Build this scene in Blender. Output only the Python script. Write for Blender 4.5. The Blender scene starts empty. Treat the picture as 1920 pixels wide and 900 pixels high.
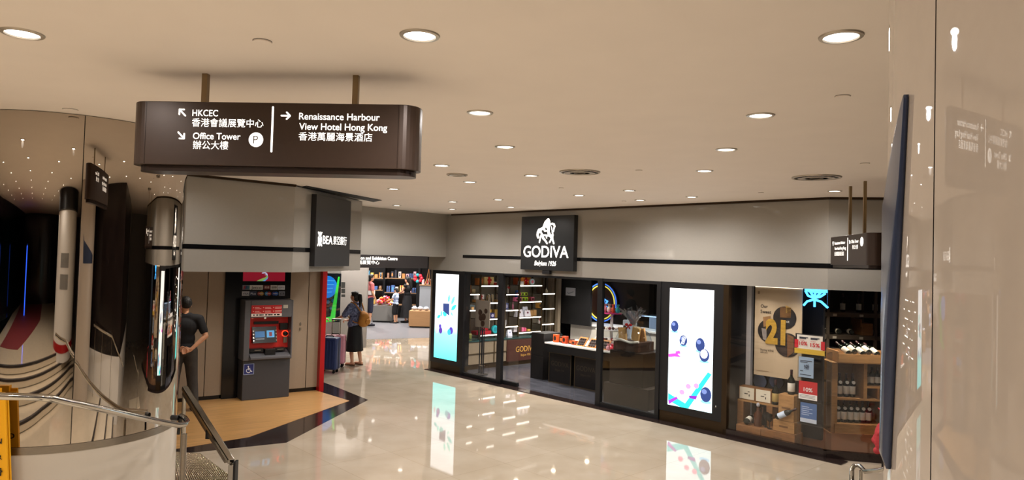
import bpy, math, random
from mathutils import Vector, Matrix
random.seed(7)
SC = bpy.context.scene
COL = SC.collection
PI = math.pi
# ------------------------------------------------------------------ camera, world, exposure
FPX, PITCH, ROLL, CZ, H = 1300.0, math.radians(1.5666), math.radians(1.609), 2.4, 3.3
cF = Vector((0, math.cos(PITCH), math.sin(PITCH))); cU0 = Vector((0, -math.sin(PITCH), math.cos(PITCH)))
cR = Vector((1, 0, 0)) * math.cos(ROLL) + cU0 * math.sin(ROLL)
cU = cU0 * math.cos(ROLL) - Vector((1, 0, 0)) * math.sin(ROLL)
cam = bpy.data.cameras.new('camera'); cam.sensor_width = 36; cam.lens = FPX / 1920 * 36
cam.clip_start = .05; cam.clip_end = 200
camo = bpy.data.objects.new('camera', cam); COL.objects.link(camo)
m = Matrix((cR, cU, -cF)).transposed().to_4x4(); m.translation = (0, 0, CZ); camo.matrix_world = m
SC.camera = camo
W = bpy.data.worlds.new('world'); SC.world = W; W.use_nodes = True
W.node_tree.nodes['Background'].inputs[0].default_value = (.05, .06, .08, 1)
W.node_tree.nodes['Background'].inputs[1].default_value = .6
SC.view_settings.view_transform = 'Standard'; SC.view_settings.look = 'None'
SC.view_settings.exposure = 0.0; SC.view_settings.gamma = 1; SC.view_settings.use_curve_mapping = False
SC.cycles.use_denoising = True
SC.cycles.max_bounces = 10; SC.cycles.transparent_max_bounces = 16; SC.cycles.sample_clamp_indirect = 6
LAMP_W = 33.0        # each ceiling downlight
SHOP_W = 165.0        # lamps of the shop interiors
LAMP_C = (1, .955, .915)

# ------------------------------------------------------------------ helpers
def lin(c):
    return tuple((x / 12.92 if x <= .04045 else ((x + .055) / 1.055) ** 2.4) for x in c)
def rgb(r, g, b): return lin((r / 255, g / 255, b / 255))
MATS = {}
def mat(name, col, rough=.5, metal=0., emit=0., ior=1.45, coat=0., noise=0., nscale=8., stretch=(1, 1, 1), bump=0., col2=None):
    if name in MATS: return MATS[name]
    M = bpy.data.materials.new(name); M.use_nodes = True; MATS[name] = M
    nt = M.node_tree; b = nt.nodes['Principled BSDF']
    c = (*rgb(*col), 1)
    b.inputs['Base Color'].default_value = c; b.inputs['Roughness'].default_value = rough
    b.inputs['Metallic'].default_value = metal; b.inputs['IOR'].default_value = ior
    b.inputs['Coat Weight'].default_value = coat; b.inputs['Coat Roughness'].default_value = .04
    if emit:
        b.inputs['Emission Color'].default_value = c; b.inputs['Emission Strength'].default_value = emit
    if noise or bump:
        tc = nt.nodes.new('ShaderNodeTexCoord'); mp = nt.nodes.new('ShaderNodeMapping')
        mp.inputs['Scale'].default_value = stretch
        nz = nt.nodes.new('ShaderNodeTexNoise'); nz.inputs['Scale'].default_value = nscale; nz.inputs['Detail'].default_value = 5
        nt.links.new(tc.outputs['Object'], mp.inputs[0]); nt.links.new(mp.outputs[0], nz.inputs['Vector'])
        if noise:
            rp = nt.nodes.new('ShaderNodeValToRGB'); k = 1 - noise
            rp.color_ramp.elements[0].position = .3; rp.color_ramp.elements[1].position = .7
            rp.color_ramp.elements[0].color = (*(rgb(*col2) if col2 else tuple(x * k for x in c[:3])), 1)
            rp.color_ramp.elements[1].color = c
            nt.links.new(nz.outputs['Fac'], rp.inputs[0]); nt.links.new(rp.outputs[0], b.inputs['Base Color'])
        if bump:
            bp = nt.nodes.new('ShaderNodeBump'); bp.inputs['Strength'].default_value = bump; bp.inputs['Distance'].default_value = .02
            nt.links.new(nz.outputs['Fac'], bp.inputs['Height']); nt.links.new(bp.outputs[0], b.inputs['Normal'])
    return M
def glass_mat(name, tint=(1, 1, 1), base=.045):
    M = bpy.data.materials.new(name); M.use_nodes = True; MATS[name] = M
    nt = M.node_tree; nt.nodes.clear()
    o = nt.nodes.new('ShaderNodeOutputMaterial'); mx = nt.nodes.new('ShaderNodeMixShader')
    t = nt.nodes.new('ShaderNodeBsdfTransparent'); g = nt.nodes.new('ShaderNodeBsdfGlossy')
    t.inputs[0].default_value = (*tint, 1); g.inputs['Roughness'].default_value = .01
    lw = nt.nodes.new('ShaderNodeLayerWeight'); lw.inputs[0].default_value = .5
    p = nt.nodes.new('ShaderNodeMath'); p.operation = 'POWER'; p.inputs[1].default_value = 5
    ma = nt.nodes.new('ShaderNodeMath'); ma.operation = 'MULTIPLY_ADD'; ma.inputs[1].default_value = .9; ma.inputs[2].default_value = base
    nt.links.new(lw.outputs['Facing'], p.inputs[0]); nt.links.new(p.outputs[0], ma.inputs[0])
    nt.links.new(ma.outputs[0], mx.inputs[0]); nt.links.new(t.outputs[0], mx.inputs[1]); nt.links.new(g.outputs[0], mx.inputs[2])
    nt.links.new(mx.outputs[0], o.inputs[0]); return M

class FR:                                    # a local frame: x right along a face, y into it, z up
    def __init__(s, ox, oy, deg):
        s.o = Vector((ox, oy)); s.a = math.radians(deg); s.x = Vector((math.cos(s.a), math.sin(s.a))); s.y = Vector((-s.x.y, s.x.x))
    def w(s, x, y, z=0.):
        p = s.o + s.x * x + s.y * y; return Vector((p.x, p.y, z))
    def sub(s, x, y, deg):
        p = s.w(x, y); return FR(p.x, p.y, math.degrees(s.a) + deg)
WORLD = FR(0, 0, 0)
def pray(px, py): return cF + cR * ((px - 960) / FPX) + cU * ((450 - py) / FPX)
def onp(F, px, py, t=0.):                    # where the sight line meets the plane y = t of a frame
    d = pray(px, py); d2 = Vector((d.x, d.y)); k = (t + F.o.dot(F.y)) / d2.dot(F.y)
    return (d2 * k - F.o).dot(F.x), CZ + d.z * k
def onz(F, px, py, z=0.):
    d = pray(px, py); k = (z - CZ) / d.z; q = Vector((d.x, d.y)) * k - F.o
    return q.dot(F.x), q.dot(F.y)

ORG = {}
class MB:
    def __init__(s): s.v = []; s.f = []
    def add(s, vs, fs):
        n = len(s.v); s.v += [tuple(v) for v in vs]; s.f += [tuple(i + n for i in f) for f in fs]; return s
    def box(s, x0, x1, y0, y1, z0, z1):
        vs = [(x, y, z) for z in (z0, z1) for y in (y0, y1) for x in (x0, x1)]
        return s.add(vs, [(0, 2, 3, 1), (4, 5, 7, 6), (0, 1, 5, 4), (2, 6, 7, 3), (0, 4, 6, 2), (1, 3, 7, 5)])
    def prism(s, poly, z0, z1):              # xy polygon
        n = len(poly)
        if sum(poly[i][0] * poly[(i + 1) % n][1] - poly[(i + 1) % n][0] * poly[i][1] for i in range(n)) < 0: poly = poly[::-1]
        vs = [(x, y, z0) for x, y in poly] + [(x, y, z1) for x, y in poly]
        return s.add(vs, [tuple(range(n))[::-1], tuple(range(n, 2 * n))] + [(i, (i + 1) % n, n + (i + 1) % n, n + i) for i in range(n)])
    def face(s, poly, y0, y1):               # xz polygon between depths y0 (front) and y1
        n = len(poly)
        if sum(poly[i][0] * poly[(i + 1) % n][1] - poly[(i + 1) % n][0] * poly[i][1] for i in range(n)) < 0: poly = poly[::-1]
        vs = [(x, y0, z) for x, z in poly] + [(x, y1, z) for x, z in poly]
        return s.add(vs, [tuple(range(n)), tuple(range(n, 2 * n))[::-1]] + [(i, n + i, n + (i + 1) % n, (i + 1) % n) for i in range(n)])
    def lathe(s, prof, cx=0, cy=0, n=24, a0=0, a1=2 * PI):
        full = abs(a1 - a0) > 2 * PI - 1e-6; k = n if full else n + 1
        vs = [(cx + r * math.cos(a0 + (a1 - a0) * i / n), cy + r * math.sin(a0 + (a1 - a0) * i / n), z) for r, z in prof for i in range(k)]
        fs = [(j * k + i, j * k + (i + 1) % k, (j + 1) * k + (i + 1) % k, (j + 1) * k + i) for j in range(len(prof) - 1) for i in range(n)]
        if full and prof[0][0] > 1e-6: fs.append(tuple(range(k))[::-1])
        if full and prof[-1][0] > 1e-6: fs.append(tuple(range((len(prof) - 1) * k, len(prof) * k)))
        return s.add(vs, fs)
    def lathe_dir(s, prof, p, d, n=16):      # (radius, distance along d) about an axis
        d = Vector(d).normalized(); a = d.orthogonal().normalized(); b = d.cross(a); p = Vector(p)
        vs = [p + d * t + (a * math.cos(2 * PI * i / n) + b * math.sin(2 * PI * i / n)) * r for r, t in prof for i in range(n)]
        fs = [(j * n + i, j * n + (i + 1) % n, (j + 1) * n + (i + 1) % n, (j + 1) * n + i) for j in range(len(prof) - 1) for i in range(n)]
        fs += [tuple(range(n))[::-1], tuple(range((len(prof) - 1) * n, len(prof) * n))]
        return s.add(vs, fs)
    def tube(s, pts, r, n=10):
        pts = [Vector(p) for p in pts]; vs = []; fs = []; prev = None
        for i, p in enumerate(pts):
            t = (pts[min(i + 1, len(pts) - 1)] - pts[max(i - 1, 0)]).normalized()
            a = t.orthogonal().normalized() if prev is None else (prev - t * prev.dot(t)).normalized()
            prev = a; b = t.cross(a); rr = r[i] if isinstance(r, (list, tuple)) else r
            vs += [p + (a * math.cos(2 * PI * k / n) + b * math.sin(2 * PI * k / n)) * rr for k in range(n)]
        for i in range(len(pts) - 1): fs += [(i * n + k, i * n + (k + 1) % n, (i + 1) * n + (k + 1) % n, (i + 1) * n + k) for k in range(n)]
        fs += [tuple(range(n))[::-1], tuple(range((len(pts) - 1) * n, len(pts) * n))]
        return s.add(vs, fs)
    def ell(s, c, r, n=16, m=10):
        vs = [(c[0] + r[0] * math.sin(PI * j / m) * math.cos(2 * PI * i / n), c[1] + r[1] * math.sin(PI * j / m) * math.sin(2 * PI * i / n), c[2] + r[2] * math.cos(PI * j / m)) for j in range(m + 1) for i in range(n)]
        fs = [(j * n + i, (j + 1) * n + i, (j + 1) * n + (i + 1) % n, j * n + (i + 1) % n) for j in range(m) for i in range(n)]
        return s.add(vs, fs)
    def stroke(s, pts, r, y0, y1):           # a fat line in the xz plane: discs joined by bars
        for i, p in enumerate(pts):
            ri = r[i] if isinstance(r, (list, tuple)) else r
            s.face([(p[0] + ri * math.cos(2 * PI * k / 10), p[1] + ri * math.sin(2 * PI * k / 10)) for k in range(10)], y0, y1)
            if i:
                q = pts[i - 1]; rq = r[i - 1] if isinstance(r, (list, tuple)) else r
                dx, dz = p[0] - q[0], p[1] - q[1]; L = math.hypot(dx, dz) or 1; nx, nz = -dz / L, dx / L
                s.face([(q[0] + nx * rq, q[1] + nz * rq), (q[0] - nx * rq, q[1] - nz * rq), (p[0] - nx * ri, p[1] - nz * ri), (p[0] + nx * ri, p[1] + nz * ri)], y0, y1)
        return s
    def map(s, fn): s.v = [tuple(fn(Vector(v))) for v in s.v]; return s
    def build(s, name, material, parent=None, F=None, org=None, smooth=False, bevel=0., seg=2):
        if parent is not None: o0 = ORG[parent.name]
        else: o0 = org or (0, 0, 0)
        me = bpy.data.meshes.new(name); me.from_pydata([(v[0] - o0[0], v[1] - o0[1], v[2] - o0[2]) for v in s.v], [], s.f); me.validate()
        for mm in (material if isinstance(material, (list, tuple)) else [material]): me.materials.append(mm)
        if smooth:
            for p in me.polygons: p.use_smooth = True
            if smooth != 'all':
                try: me.set_sharp_from_angle(angle=math.radians(40))
                except Exception: pass
        ob = bpy.data.objects.new(name, me); COL.objects.link(ob)
        if bevel:
            bm_ = ob.modifiers.new('bevel', 'BEVEL'); bm_.width = bevel; bm_.segments = seg; bm_.limit_method = 'ANGLE'; bm_.angle_limit = math.radians(50)
        if parent is not None: ob.parent = parent
        else:
            FF = F or WORLD; ob.location = FF.w(*o0); ob.rotation_euler = (0, 0, FF.a)
        ORG[ob.name] = o0; return ob
def tag(o, label=None, cat=None, group=None, kind=None):
    if label: o['label'] = label
    if cat: o['category'] = cat
    if group: o['group'] = group
    if kind: o['kind'] = kind
    return o
def struct(o, label=None): return tag(o, label, None, None, 'structure')
def thing(name, label, cat, F, org, group=None):
    o = bpy.data.objects.new(name, None); COL.objects.link(o); o.empty_display_size = .1
    o.location = F.w(*org); o.rotation_euler = (0, 0, F.a); ORG[o.name] = tuple(org); return tag(o, label, cat, group)
def copy_tree(o, parent=None):
    c = o.copy(); COL.objects.link(c); ORG[c.name] = ORG.get(o.name, (0, 0, 0))
    if parent is not None: c.parent = parent
    for ch in list(o.children): copy_tree(ch, c)
    return c
def text_mb(s, x, y, z, h, width=None, align='L', depth=.004, bold=0., flip=False, shear=0., wscale=1.):
    """letters h high on the plane y facing -y, starting at x (or centred / ending there)"""
    cu = bpy.data.curves.new('t', 'FONT'); cu.body = s; cu.size = 1; cu.offset = bold; cu.shear = shear; cu.resolution_u = 5
    ob = bpy.data.objects.new('t', cu); COL.objects.link(ob)
    dg = bpy.context.evaluated_depsgraph_get(); me = bpy.data.meshes.new_from_object(ob.evaluated_get(dg))
    vs = [v.co.copy() for v in me.vertices]; fs = [tuple(p.vertices) for p in me.polygons]
    bpy.data.objects.remove(ob); bpy.data.curves.remove(cu); bpy.data.meshes.remove(me)
    M_ = MB()
    if not vs: return M_
    x0 = min(v.x for v in vs); x1 = max(v.x for v in vs)
    k = h / .73; kx = k * wscale if width is None else width / max(1e-6, x1 - x0); wd = (x1 - x0) * kx
    sx = {'L': 0, 'C': -wd / 2, 'R': -wd}[align]
    f = -1 if flip else 1
    pts = [(x + f * (sx + (v.x - x0) * kx), z + v.y * k) for v in vs]
    M_.add([(p[0], y - f * depth, p[1]) for p in pts], fs)
    return M_

# ------------------------------------------------------------------ materials
m_ceil = mat('ceiling_paint', (240, 229, 219), .7, noise=.03, nscale=3)
m_fascia = mat('beige_lacquer', (150, 145, 137), .06, ior=1.65, noise=.03, nscale=40)
m_fascia_white = mat('pale_lacquer', (208, 200, 190), .12, ior=1.5)
m_black = mat('black_gloss', (12, 12, 14), .15, noise=.2, nscale=4)
m_blackm = mat('black_satin', (20, 20, 22), .45, noise=.15, nscale=6)
m_bronze = mat('dark_bronze', (62, 47, 30), .35, .6, noise=.15, nscale=6)
m_brass = mat('brass_rod', (150, 126, 90), .4, .3, noise=.1, nscale=9)
m_sign = mat('brown_sign_panel', (62, 48, 40), .35, .3, noise=.06, nscale=30)
m_sign_d = mat('dark_brown_edge', (44, 32, 26), .3, .4, noise=.1, nscale=20)
m_white_e = mat('lit_white_letters', (255, 250, 242), .5, emit=1.7)
m_steel = mat('polished_steel', (190, 186, 178), .12, 1., noise=.05, nscale=3)
m_brush = mat('brushed_steel', (150, 142, 132), .3, 1., noise=.15, nscale=30, stretch=(1, 1, 20))
m_mirror = mat('mirror_steel', (188, 178, 166), .015, 1., noise=.02, nscale=2)
m_white = mat('white_paint', (222, 218, 212), .35, coat=.3, noise=.03, nscale=5)
m_lacq = mat('column_lacquer', (178, 165, 151), .02, ior=1.85, coat=0, noise=.03, nscale=60)
m_fin = mat('blue_grey_steel', (60, 69, 92), .22, .3, noise=.1, nscale=40)
m_glass = glass_mat('clear_glass'); m_glass_d = glass_mat('tinted_glass', (.78, .8, .8), .06)
m_acryl = glass_mat('clear_acrylic', (.9, .93, .95), .08)
m_darkstone = mat('dark_stone', (34, 26, 24), .12, noise=.5, nscale=3)
m_wood = mat('oak_floor', (204, 156, 98), .3, noise=.4, nscale=2.2, stretch=(.5, 16, 1))
m_crate = mat('crate_pine', (176, 132, 82), .55, noise=.3, nscale=4, stretch=(2, 10, 10))
m_crate_d = mat('crate_brown', (142, 98, 58), .5, noise=.3, nscale=4, stretch=(2, 10, 10))
m_dwood = mat('dark_wood_floor', (92, 93, 102), .2, noise=.8, nscale=2.2, stretch=(.8, 12, 1))
m_panel = mat('taupe_panel', (150, 132, 112), .4, noise=.05, nscale=50)
m_red = mat('red_enamel', (166, 18, 22), .3, noise=.05, nscale=5)
m_border = mat('dark_granite', (46, 36, 34), .1, noise=.35, nscale=60)
m_gray_f = mat('grey_floor', (116, 115, 119), .35, noise=.08, nscale=5)
m_grey_wall = mat('grey_wall', (128, 122, 116), .5, noise=.05, nscale=5)
def marble():
    M = mat('cream_marble', (182, 168, 150), .04, ior=1.62)
    nt = M.node_tree; b = nt.nodes['Principled BSDF']
    tc = nt.nodes.new('ShaderNodeTexCoord')
    mp = nt.nodes.new('ShaderNodeMapping'); mp.inputs['Rotation'].default_value = (0, 0, math.radians(46.94))
    br = nt.nodes.new('ShaderNodeTexBrick'); br.offset = 0; br.inputs['Scale'].default_value = 1
    br.inputs['Mortar Size'].default_value = .0025; br.inputs['Brick Width'].default_value = 1.2; br.inputs['Row Height'].default_value = .8
    br.inputs['Color1'].default_value = (*rgb(184, 171, 153), 1); br.inputs['Color2'].default_value = (*rgb(179, 166, 147), 1); br.inputs['Mortar'].default_value = (*rgb(158, 142, 120), 1)
    nz = nt.nodes.new('ShaderNodeTexNoise'); nz.inputs['Scale'].default_value = 2.2; nz.inputs['Detail'].default_value = 8
    mx = nt.nodes.new('ShaderNodeMix'); mx.data_type = 'RGBA'; mx.blend_type = 'MULTIPLY'
    rp = nt.nodes.new('ShaderNodeValToRGB'); rp.color_ramp.elements[0].position = .35; rp.color_ramp.elements[1].position = .65
    rp.color_ramp.elements[0].color = (.88, .86, .83, 1); rp.color_ramp.elements[1].color = (1, 1, 1, 1)
    mx.inputs[0].default_value = 1
    nt.links.new(tc.outputs['Object'], mp.inputs[0]); nt.links.new(mp.outputs[0], br.inputs['Vector'])
    nt.links.new(tc.outputs['Object'], nz.inputs['Vector']); nt.links.new(nz.outputs['Fac'], rp.inputs[0])
    nt.links.new(br.outputs['Color'], mx.inputs[6]); nt.links.new(rp.outputs[0], mx.inputs[7]); nt.links.new(mx.outputs[2], b.inputs['Base Color'])
    return M
m_marble = marble()

# ------------------------------------------------------------------ frames of the place
G = FR(-1.67, 14.91, -46.94)                 # chocolate shop front: x 0..8.34
S = G.sub(.45, 0, 90)                        # shelf wall inside it: x runs into the shop, y towards the wall
K = FR(-2.88, 9.13, 45.4)                    # bank fascia, long face ends at x = 0
KR = FR(-2.88, 9.13, 80.2)                   # bank fascia, short face x 0..2.32
A = FR(-5.08, 10.86, 35.3)                   # cash machine wall
P = FR(-2.7, 12.9, 52.1)                     # fascia over the passage: x 0..2.3
V = FR(4.0, 10.2, -4)                        # wine racks
Z = FR(0, 26.5, 0)                           # far shop back wall
S1 = FR(-1.2, 3.495, -3.7)                   # big hanging sign
S2 = FR(3.65, 7.33, -100.4)                  # second hanging sign
MC, MR = (-3.36, 5.34), .76                  # mirrored column
RC, RR = (1.06, .55), .70                    # lacquered column beside the camera

# ------------------------------------------------------------------ setting
struct(MB().prism([(-16, 3), (14, 3), (14, 30), (-16, 30)], -.2, 0).build('floor', m_marble), 'glossy cream marble floor of the concourse')
struct(MB().box(-16, 14, -18, 30, H, H + .3).build('ceiling', m_ceil), 'smooth pale ceiling with round downlights')
bo = [onz(WORLD, *p) for p in ((300, 855), (537, 830), (690, 750), (636, 728))]
bi = [onz(WORLD, *p) for p in ((340, 841), (467, 820), (655, 752), (606, 737))]
far_l = (-6.5, 5.4)
struct(MB().prism([(-8.0, 5.6), bo[0], bo[1], bo[2], bo[3], (-3.6, 13.2), (-6.5, 11.5), (-9, 9)], .0, .003).build('trim_1', m_border), 'dark granite border around the oak floor')
struct(MB().prism([(-8.2, 6.1), bi[0], bi[1], bi[2], bi[3], (-3.7, 12.6), (-6.5, 11.4), (-9, 9)], .003, .006).map(lambda v: ((Vector((v.x, v.y)) - A.o).dot(A.x), (Vector((v.x, v.y)) - A.o).dot(A.y), v.z)).build('floor_oak', m_wood, F=A), 'oak floor patch in front of the cash machine')
struct(MB().prism([(-9, 17.5), (-4.02, 19.79), (-2.35, 20.61), (2, 22.7), (2, 29), (-9, 29)], 0, .004).build('floor_grey', m_gray_f), 'grey floor of the shop at the end of the passage')
# fascia over the shop front (solid bulkhead) and its second face towards the right
right_w = [G.w(8.34, 0), (7.6, 7.9)]
top = [tuple(G.w(-.17, 0)[:2]), tuple(G.w(8.34, 0)[:2]), (7.6, 8.0), (12, 12), (6, 20), tuple(G.w(-.17, 3.2)[:2])]
struct(MB().prism(top, 2.12, H - .015).build('wall_right', m_fascia), 'beige lacquered fascia over the chocolate shop')
def band(F, x0, x1, z0, z1, nm, ma, lab=None, t=.012): return struct(MB().box(x0, x1, -t, .02, z0, z1).build(nm, ma, F=F), lab)
band(G, .99, 8.35, 2.395, 2.455, 'trim_2', m_black, 'black stripe along the fascia', .006)
band(G, .6, 8.35, H - .03, H, 'trim_3', m_bronze, 'dark shadow gap under the ceiling', .03)
band(G, -.17, 8.34, 2.12, 2.135, 'trim_4', m_fascia, 'pale lower edge of the fascia', .004)
F2 = FR(*G.w(8.34, 0)[:2], math.degrees(math.atan2(8.0 - G.w(8.34, 0).y, 7.6 - G.w(8.34, 0).x)))
band(F2, 0, 3.6, 2.395, 2.455, 'trim_5', m_black, 'black stripe on the side fascia', .006)
band(F2, 0, 3.6, H - .03, H, 'trim_6', m_bronze, None, .03)
# bank fascia
bk = [tuple(K.w(-5, 0)[:2]), tuple(K.w(0, 0)[:2]), tuple(KR.w(2.32, 0)[:2]), tuple((KR.w(2.32, 0) + Vector((-.75, .6, 0)))[:2]), (-6.5, 14.5), (-11, 9)]
struct(MB().prism(bk, 2.143, H - .02).build('wall_left', m_fascia), 'beige lacquered fascia over the bank')
band(K, -5, 0, 2.415, 2.47, 'trim_7', m_black, 'black stripe on the bank fascia', .006)
band(KR, 0, 2.3, 2.415, 2.475, 'trim_8', m_black, None, .006)
band(K, -5, 0, H - .03, H, 'trim_9', m_bronze, None, .03)
# cash machine wall
AW = .09
for i, (x0, x1) in enumerate(((-2.2, .34), (.35, .66), (1.6, 1.985), (1.995, 2.19))):
    struct(MB().box(x0, x1, AW, AW + .12, .07, 2.2).build('wall_back', m_panel, F=A, bevel=.004), 'taupe wall panel beside the cash machine')
struct(MB().box(-2.2, 2.25, AW + .11, AW + .2, 0, 2.2).build('wall_back', m_blackm, F=A))
struct(MB().box(-2.2, 2.2, AW + .03, AW + .12, 0, .07).build('baseboard_back', m_black, F=A))
# passage fascia, grey pier, glass
struct(MB().box(-.6, 2.3, 0, .5, 2.4, H).build('wall_front', m_fascia, F=P), 'beige fascia over the passage')
struct(MB().box(-4.78, -3.72, 18, 18.15, 0, 2.9).build('wall_pier', m_grey_wall), 'grey pier beside the glass partition')
struct(MB().box(-9, 2.5, 13.2, 29, 2.75, 2.8).build('ceiling_passage', m_ceil), None) if False else None
struct(MB().box(-9, 2, 26.95, 27.2, 0, H).build('wall_far', m_blackm), 'black back wall of the far shop')
struct(MB().box(-9.2, -9, 12, 29, 0, H).build('wall_far_left', m_grey_wall))
struct(MB().box(1.2, 1.4, 20, 29, 0, H).build('wall_far_right', m_blackm))
struct(MB().box(-16, 14, 29.5, 29.8, 0, H).build('wall_end', m_grey_wall))
# shop interior of the chocolate shop
struct(MB().prism([(.05, .03), (6.9, .03), (6.9, 6.2), (.05, 6.2)], 0, .006).build('floor_shop', m_dwood, F=G), 'dark wood floor of the chocolate shop')
struct(MB().box(0, 8.6, -.16, .05, 0, .012).build('trim_threshold', m_border, F=G), 'dark granite strip along the shop front')
m_beige = mat('beige_drape', (176, 160, 136), .7, noise=.2, nscale=5, stretch=(30, 30, .3))
struct(MB().box(-.1, .04, .02, 3.5, 0, 2.12).build('wall_shop_side', mat('shop_wall', (132, 124, 108), .5, noise=.06, nscale=8), F=G))
wb = MB()
bw = (onp(G, 1047, 560, 3.5)[0] - .05) / 5
for i in range(5): wb.face([(.05 + bw * i, 0), (.05 + bw * i + bw * .93, 0), (.05 + bw * i + bw * .93, 2.11), (.05 + bw * i, 2.11)], 3.5 - .02 * (i % 2), 3.6)
struct(wb.build('wall_shop_end', m_beige, F=G), 'beige slatted wall behind the shelves')
struct(MB().box(1.3, 6.9, 6.2, 6.4, 0, 2.12).build('wall_shop_back', m_black, F=G), 'black back wall of the chocolate shop')
struct(MB().box(.04, 1.31, 6.0, 6.2, 0, 2.12).build('wall_shop_back', m_blackm, F=G))
struct(MB().box(6.88, 6.96, .02, 6.3, 0, 2.12).build('wall_shop_party', m_blackm, F=G), 'dark wall between the two shops')
# wine shop shell
struct(MB().prism([tuple(G.w(6.96, .03)[:2]), tuple(G.w(8.36, .03)[:2]), (7.4, 8.2), (10, 12), (6.5, 15)], 0, .01).build('floor_wine_shop', mat('wine_floor', (86, 52, 32), .35, noise=.3, nscale=4), ), 'brown floor of the wine shop')
struct(MB().box(1.5, 6, 2.2, 2.4, 0, 2.12).build('wall_wine_back', m_blackm, F=V), 'black back wall of the wine shop')
# window panes and mullions of the wine shop
wp = MB().box(6.98, 8.33, 0, .012, .1, 2.1).build('window_1', m_glass, F=G); struct(wp, 'wine shop display window')
wp = MB().box(.0, 3.0, .0, .012, .1, 2.1).build('window_2', m_glass, F=F2); struct(wp, 'wine shop side window')
struct(MB().box(6.93, 8.36, -.03, .04, 0, .1).build('trim_sill', m_border, F=G)); struct(MB().box(-.02, 3.2, -.03, .04, 0, .1).build('trim_sill', m_border, F=F2))
struct(MB().box(6.9, 6.98, -.03, .06, 0, 2.12).build('trim_mullion', m_bronze, F=G))
struct(MB().box(onp(G, 1383, 620, .53)[0], onp(G, 1408, 620, .53)[0], .53, .6, .012, 2.12).build('trim_post', mat('white_post', (226, 224, 226), .4, noise=.04, nscale=6), F=G), 'white post in the wine shop window')
# ------------------------------------------------------------------ columns
cr = thing('mirrored_column', 'large round column clad in mirror steel above a white base', 'column', WORLD, (*MC, 0)); struct(cr)
sa = math.radians(-56)
MB().lathe([(MR - .012, .0), (MR - .012, H)], *MC, 64).build('core', m_black, cr)
for k in range(4):
    a0 = sa + k * PI / 2 + .0035; a1 = sa + (k + 1) * PI / 2 - .0035
    MB().lathe([(MR - .011, 1.072), (MR, 1.072), (MR, H - .004), (MR - .011, H - .004)], *MC, 64, a0, a1).build('mirror_panel', m_mirror, cr, smooth=True)
MB().lathe([(MR - .01, 1.02), (MR + .004, 1.02), (MR + .004, 1.07), (MR - .01, 1.07)], *MC, 128).build('steel_band', m_brush, cr, smooth=True)
MB().lathe([(MR - .01, 0), (MR, 0), (MR, 1.02), (MR - .01, 1.02)], *MC, 128).build('base', mat('column_base_paint', (190, 180, 166), .3, coat=.3, noise=.03, nscale=5), cr, smooth=True)

def cyl_hit(px, py, C, R):
    d = pray(px, py); d2 = Vector((d.x, d.y)); c = Vector(C); a = d2.dot(d2); b = -2 * d2.dot(c); q = c.dot(c) - R * R
    D = b * b - 4 * a * q
    t = (-b - math.sqrt(D)) / (2 * a) if D > 0 else -b / (2 * a)
    p = d2 * t; return math.atan2(p.y - c.y, p.x - c.x) % (2 * PI), CZ + d.z * t
dS = pray(1661, 480); dS = Vector((dS.x, dS.y)).normalized()
pS = dS * .97; nR = Vector((dS.y, -dS.x)); RC = tuple(pS + nR * RR)
sc = thing('lacquered_column', 'glossy beige lacquered column close beside the viewer', 'column', WORLD, (*RC, 0)); struct(sc)
seam = cyl_hit(1750, 450, RC, RR)[0]
MB().lathe([(RR - .003, .3), (RR - .003, H)], *RC, 64).build('core', m_bronze, sc, smooth=True)
for k in range(2):
    MB().lathe([(RR - .003, .3), (RR, .3), (RR, H - .003), (RR - .003, H - .003)], *RC, 128, seam + k * PI + .0016, seam + (k + 1) * PI - .0016).build('lacquer_panel', m_lacq, sc, smooth=True)
# pointed steel fin wrapped round the far flank of the column
fl = []; bl = []
a_s = cyl_hit(1662, 480, RC, RR)[0]
sg = 1 if ((a_s - cyl_hit(1720, 480, RC, RR)[0] + PI) % (2 * PI) - PI) > 0 else -1
NF = 90; ext_ = 0.
for i in range(NF + 1):
    py = 177 + (880 - 177) * i / NF
    px = 1705 + (1672 - 1705) * (py - 177) / (860 - 177)
    a, z = cyl_hit(px, py, RC, RR)
    t = min(1, (py - 177) / 243); pl = px - .8 - (px - 1659) * (t ** .8)
    if pl > 1665.5: al = cyl_hit(pl, py, RC, RR)[0]; al0 = al
    else: ext_ += .03; al = al0 + sg * min(1.3, ext_)
    fl.append((a, z)); bl.append((al, z))
fin = MB(); vs = []
for (a, z), (b, _) in zip(fl, bl):
    d = ((b - a + PI) % (2 * PI)) - PI
    for k in range(13):
        q = a + d * k / 12; vs.append((RC[0] + math.cos(q) * (RR + .005), RC[1] + math.sin(q) * (RR + .005), z))
    for k in range(13):
        q = a + d * (12 - k) / 12; vs.append((RC[0] + math.cos(q) * (RR + .0005), RC[1] + math.sin(q) * (RR + .0005), z))
fs = [(i * 26 + k, i * 26 + (k + 1) % 26, (i + 1) * 26 + (k + 1) % 26, (i + 1) * 26 + k) for i in range(NF) for k in range(26)] + [tuple(range(26)), tuple(range(NF * 26, (NF + 1) * 26))]
fin.add(vs, fs).build('steel_fin', m_fin, sc, smooth='all')

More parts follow.
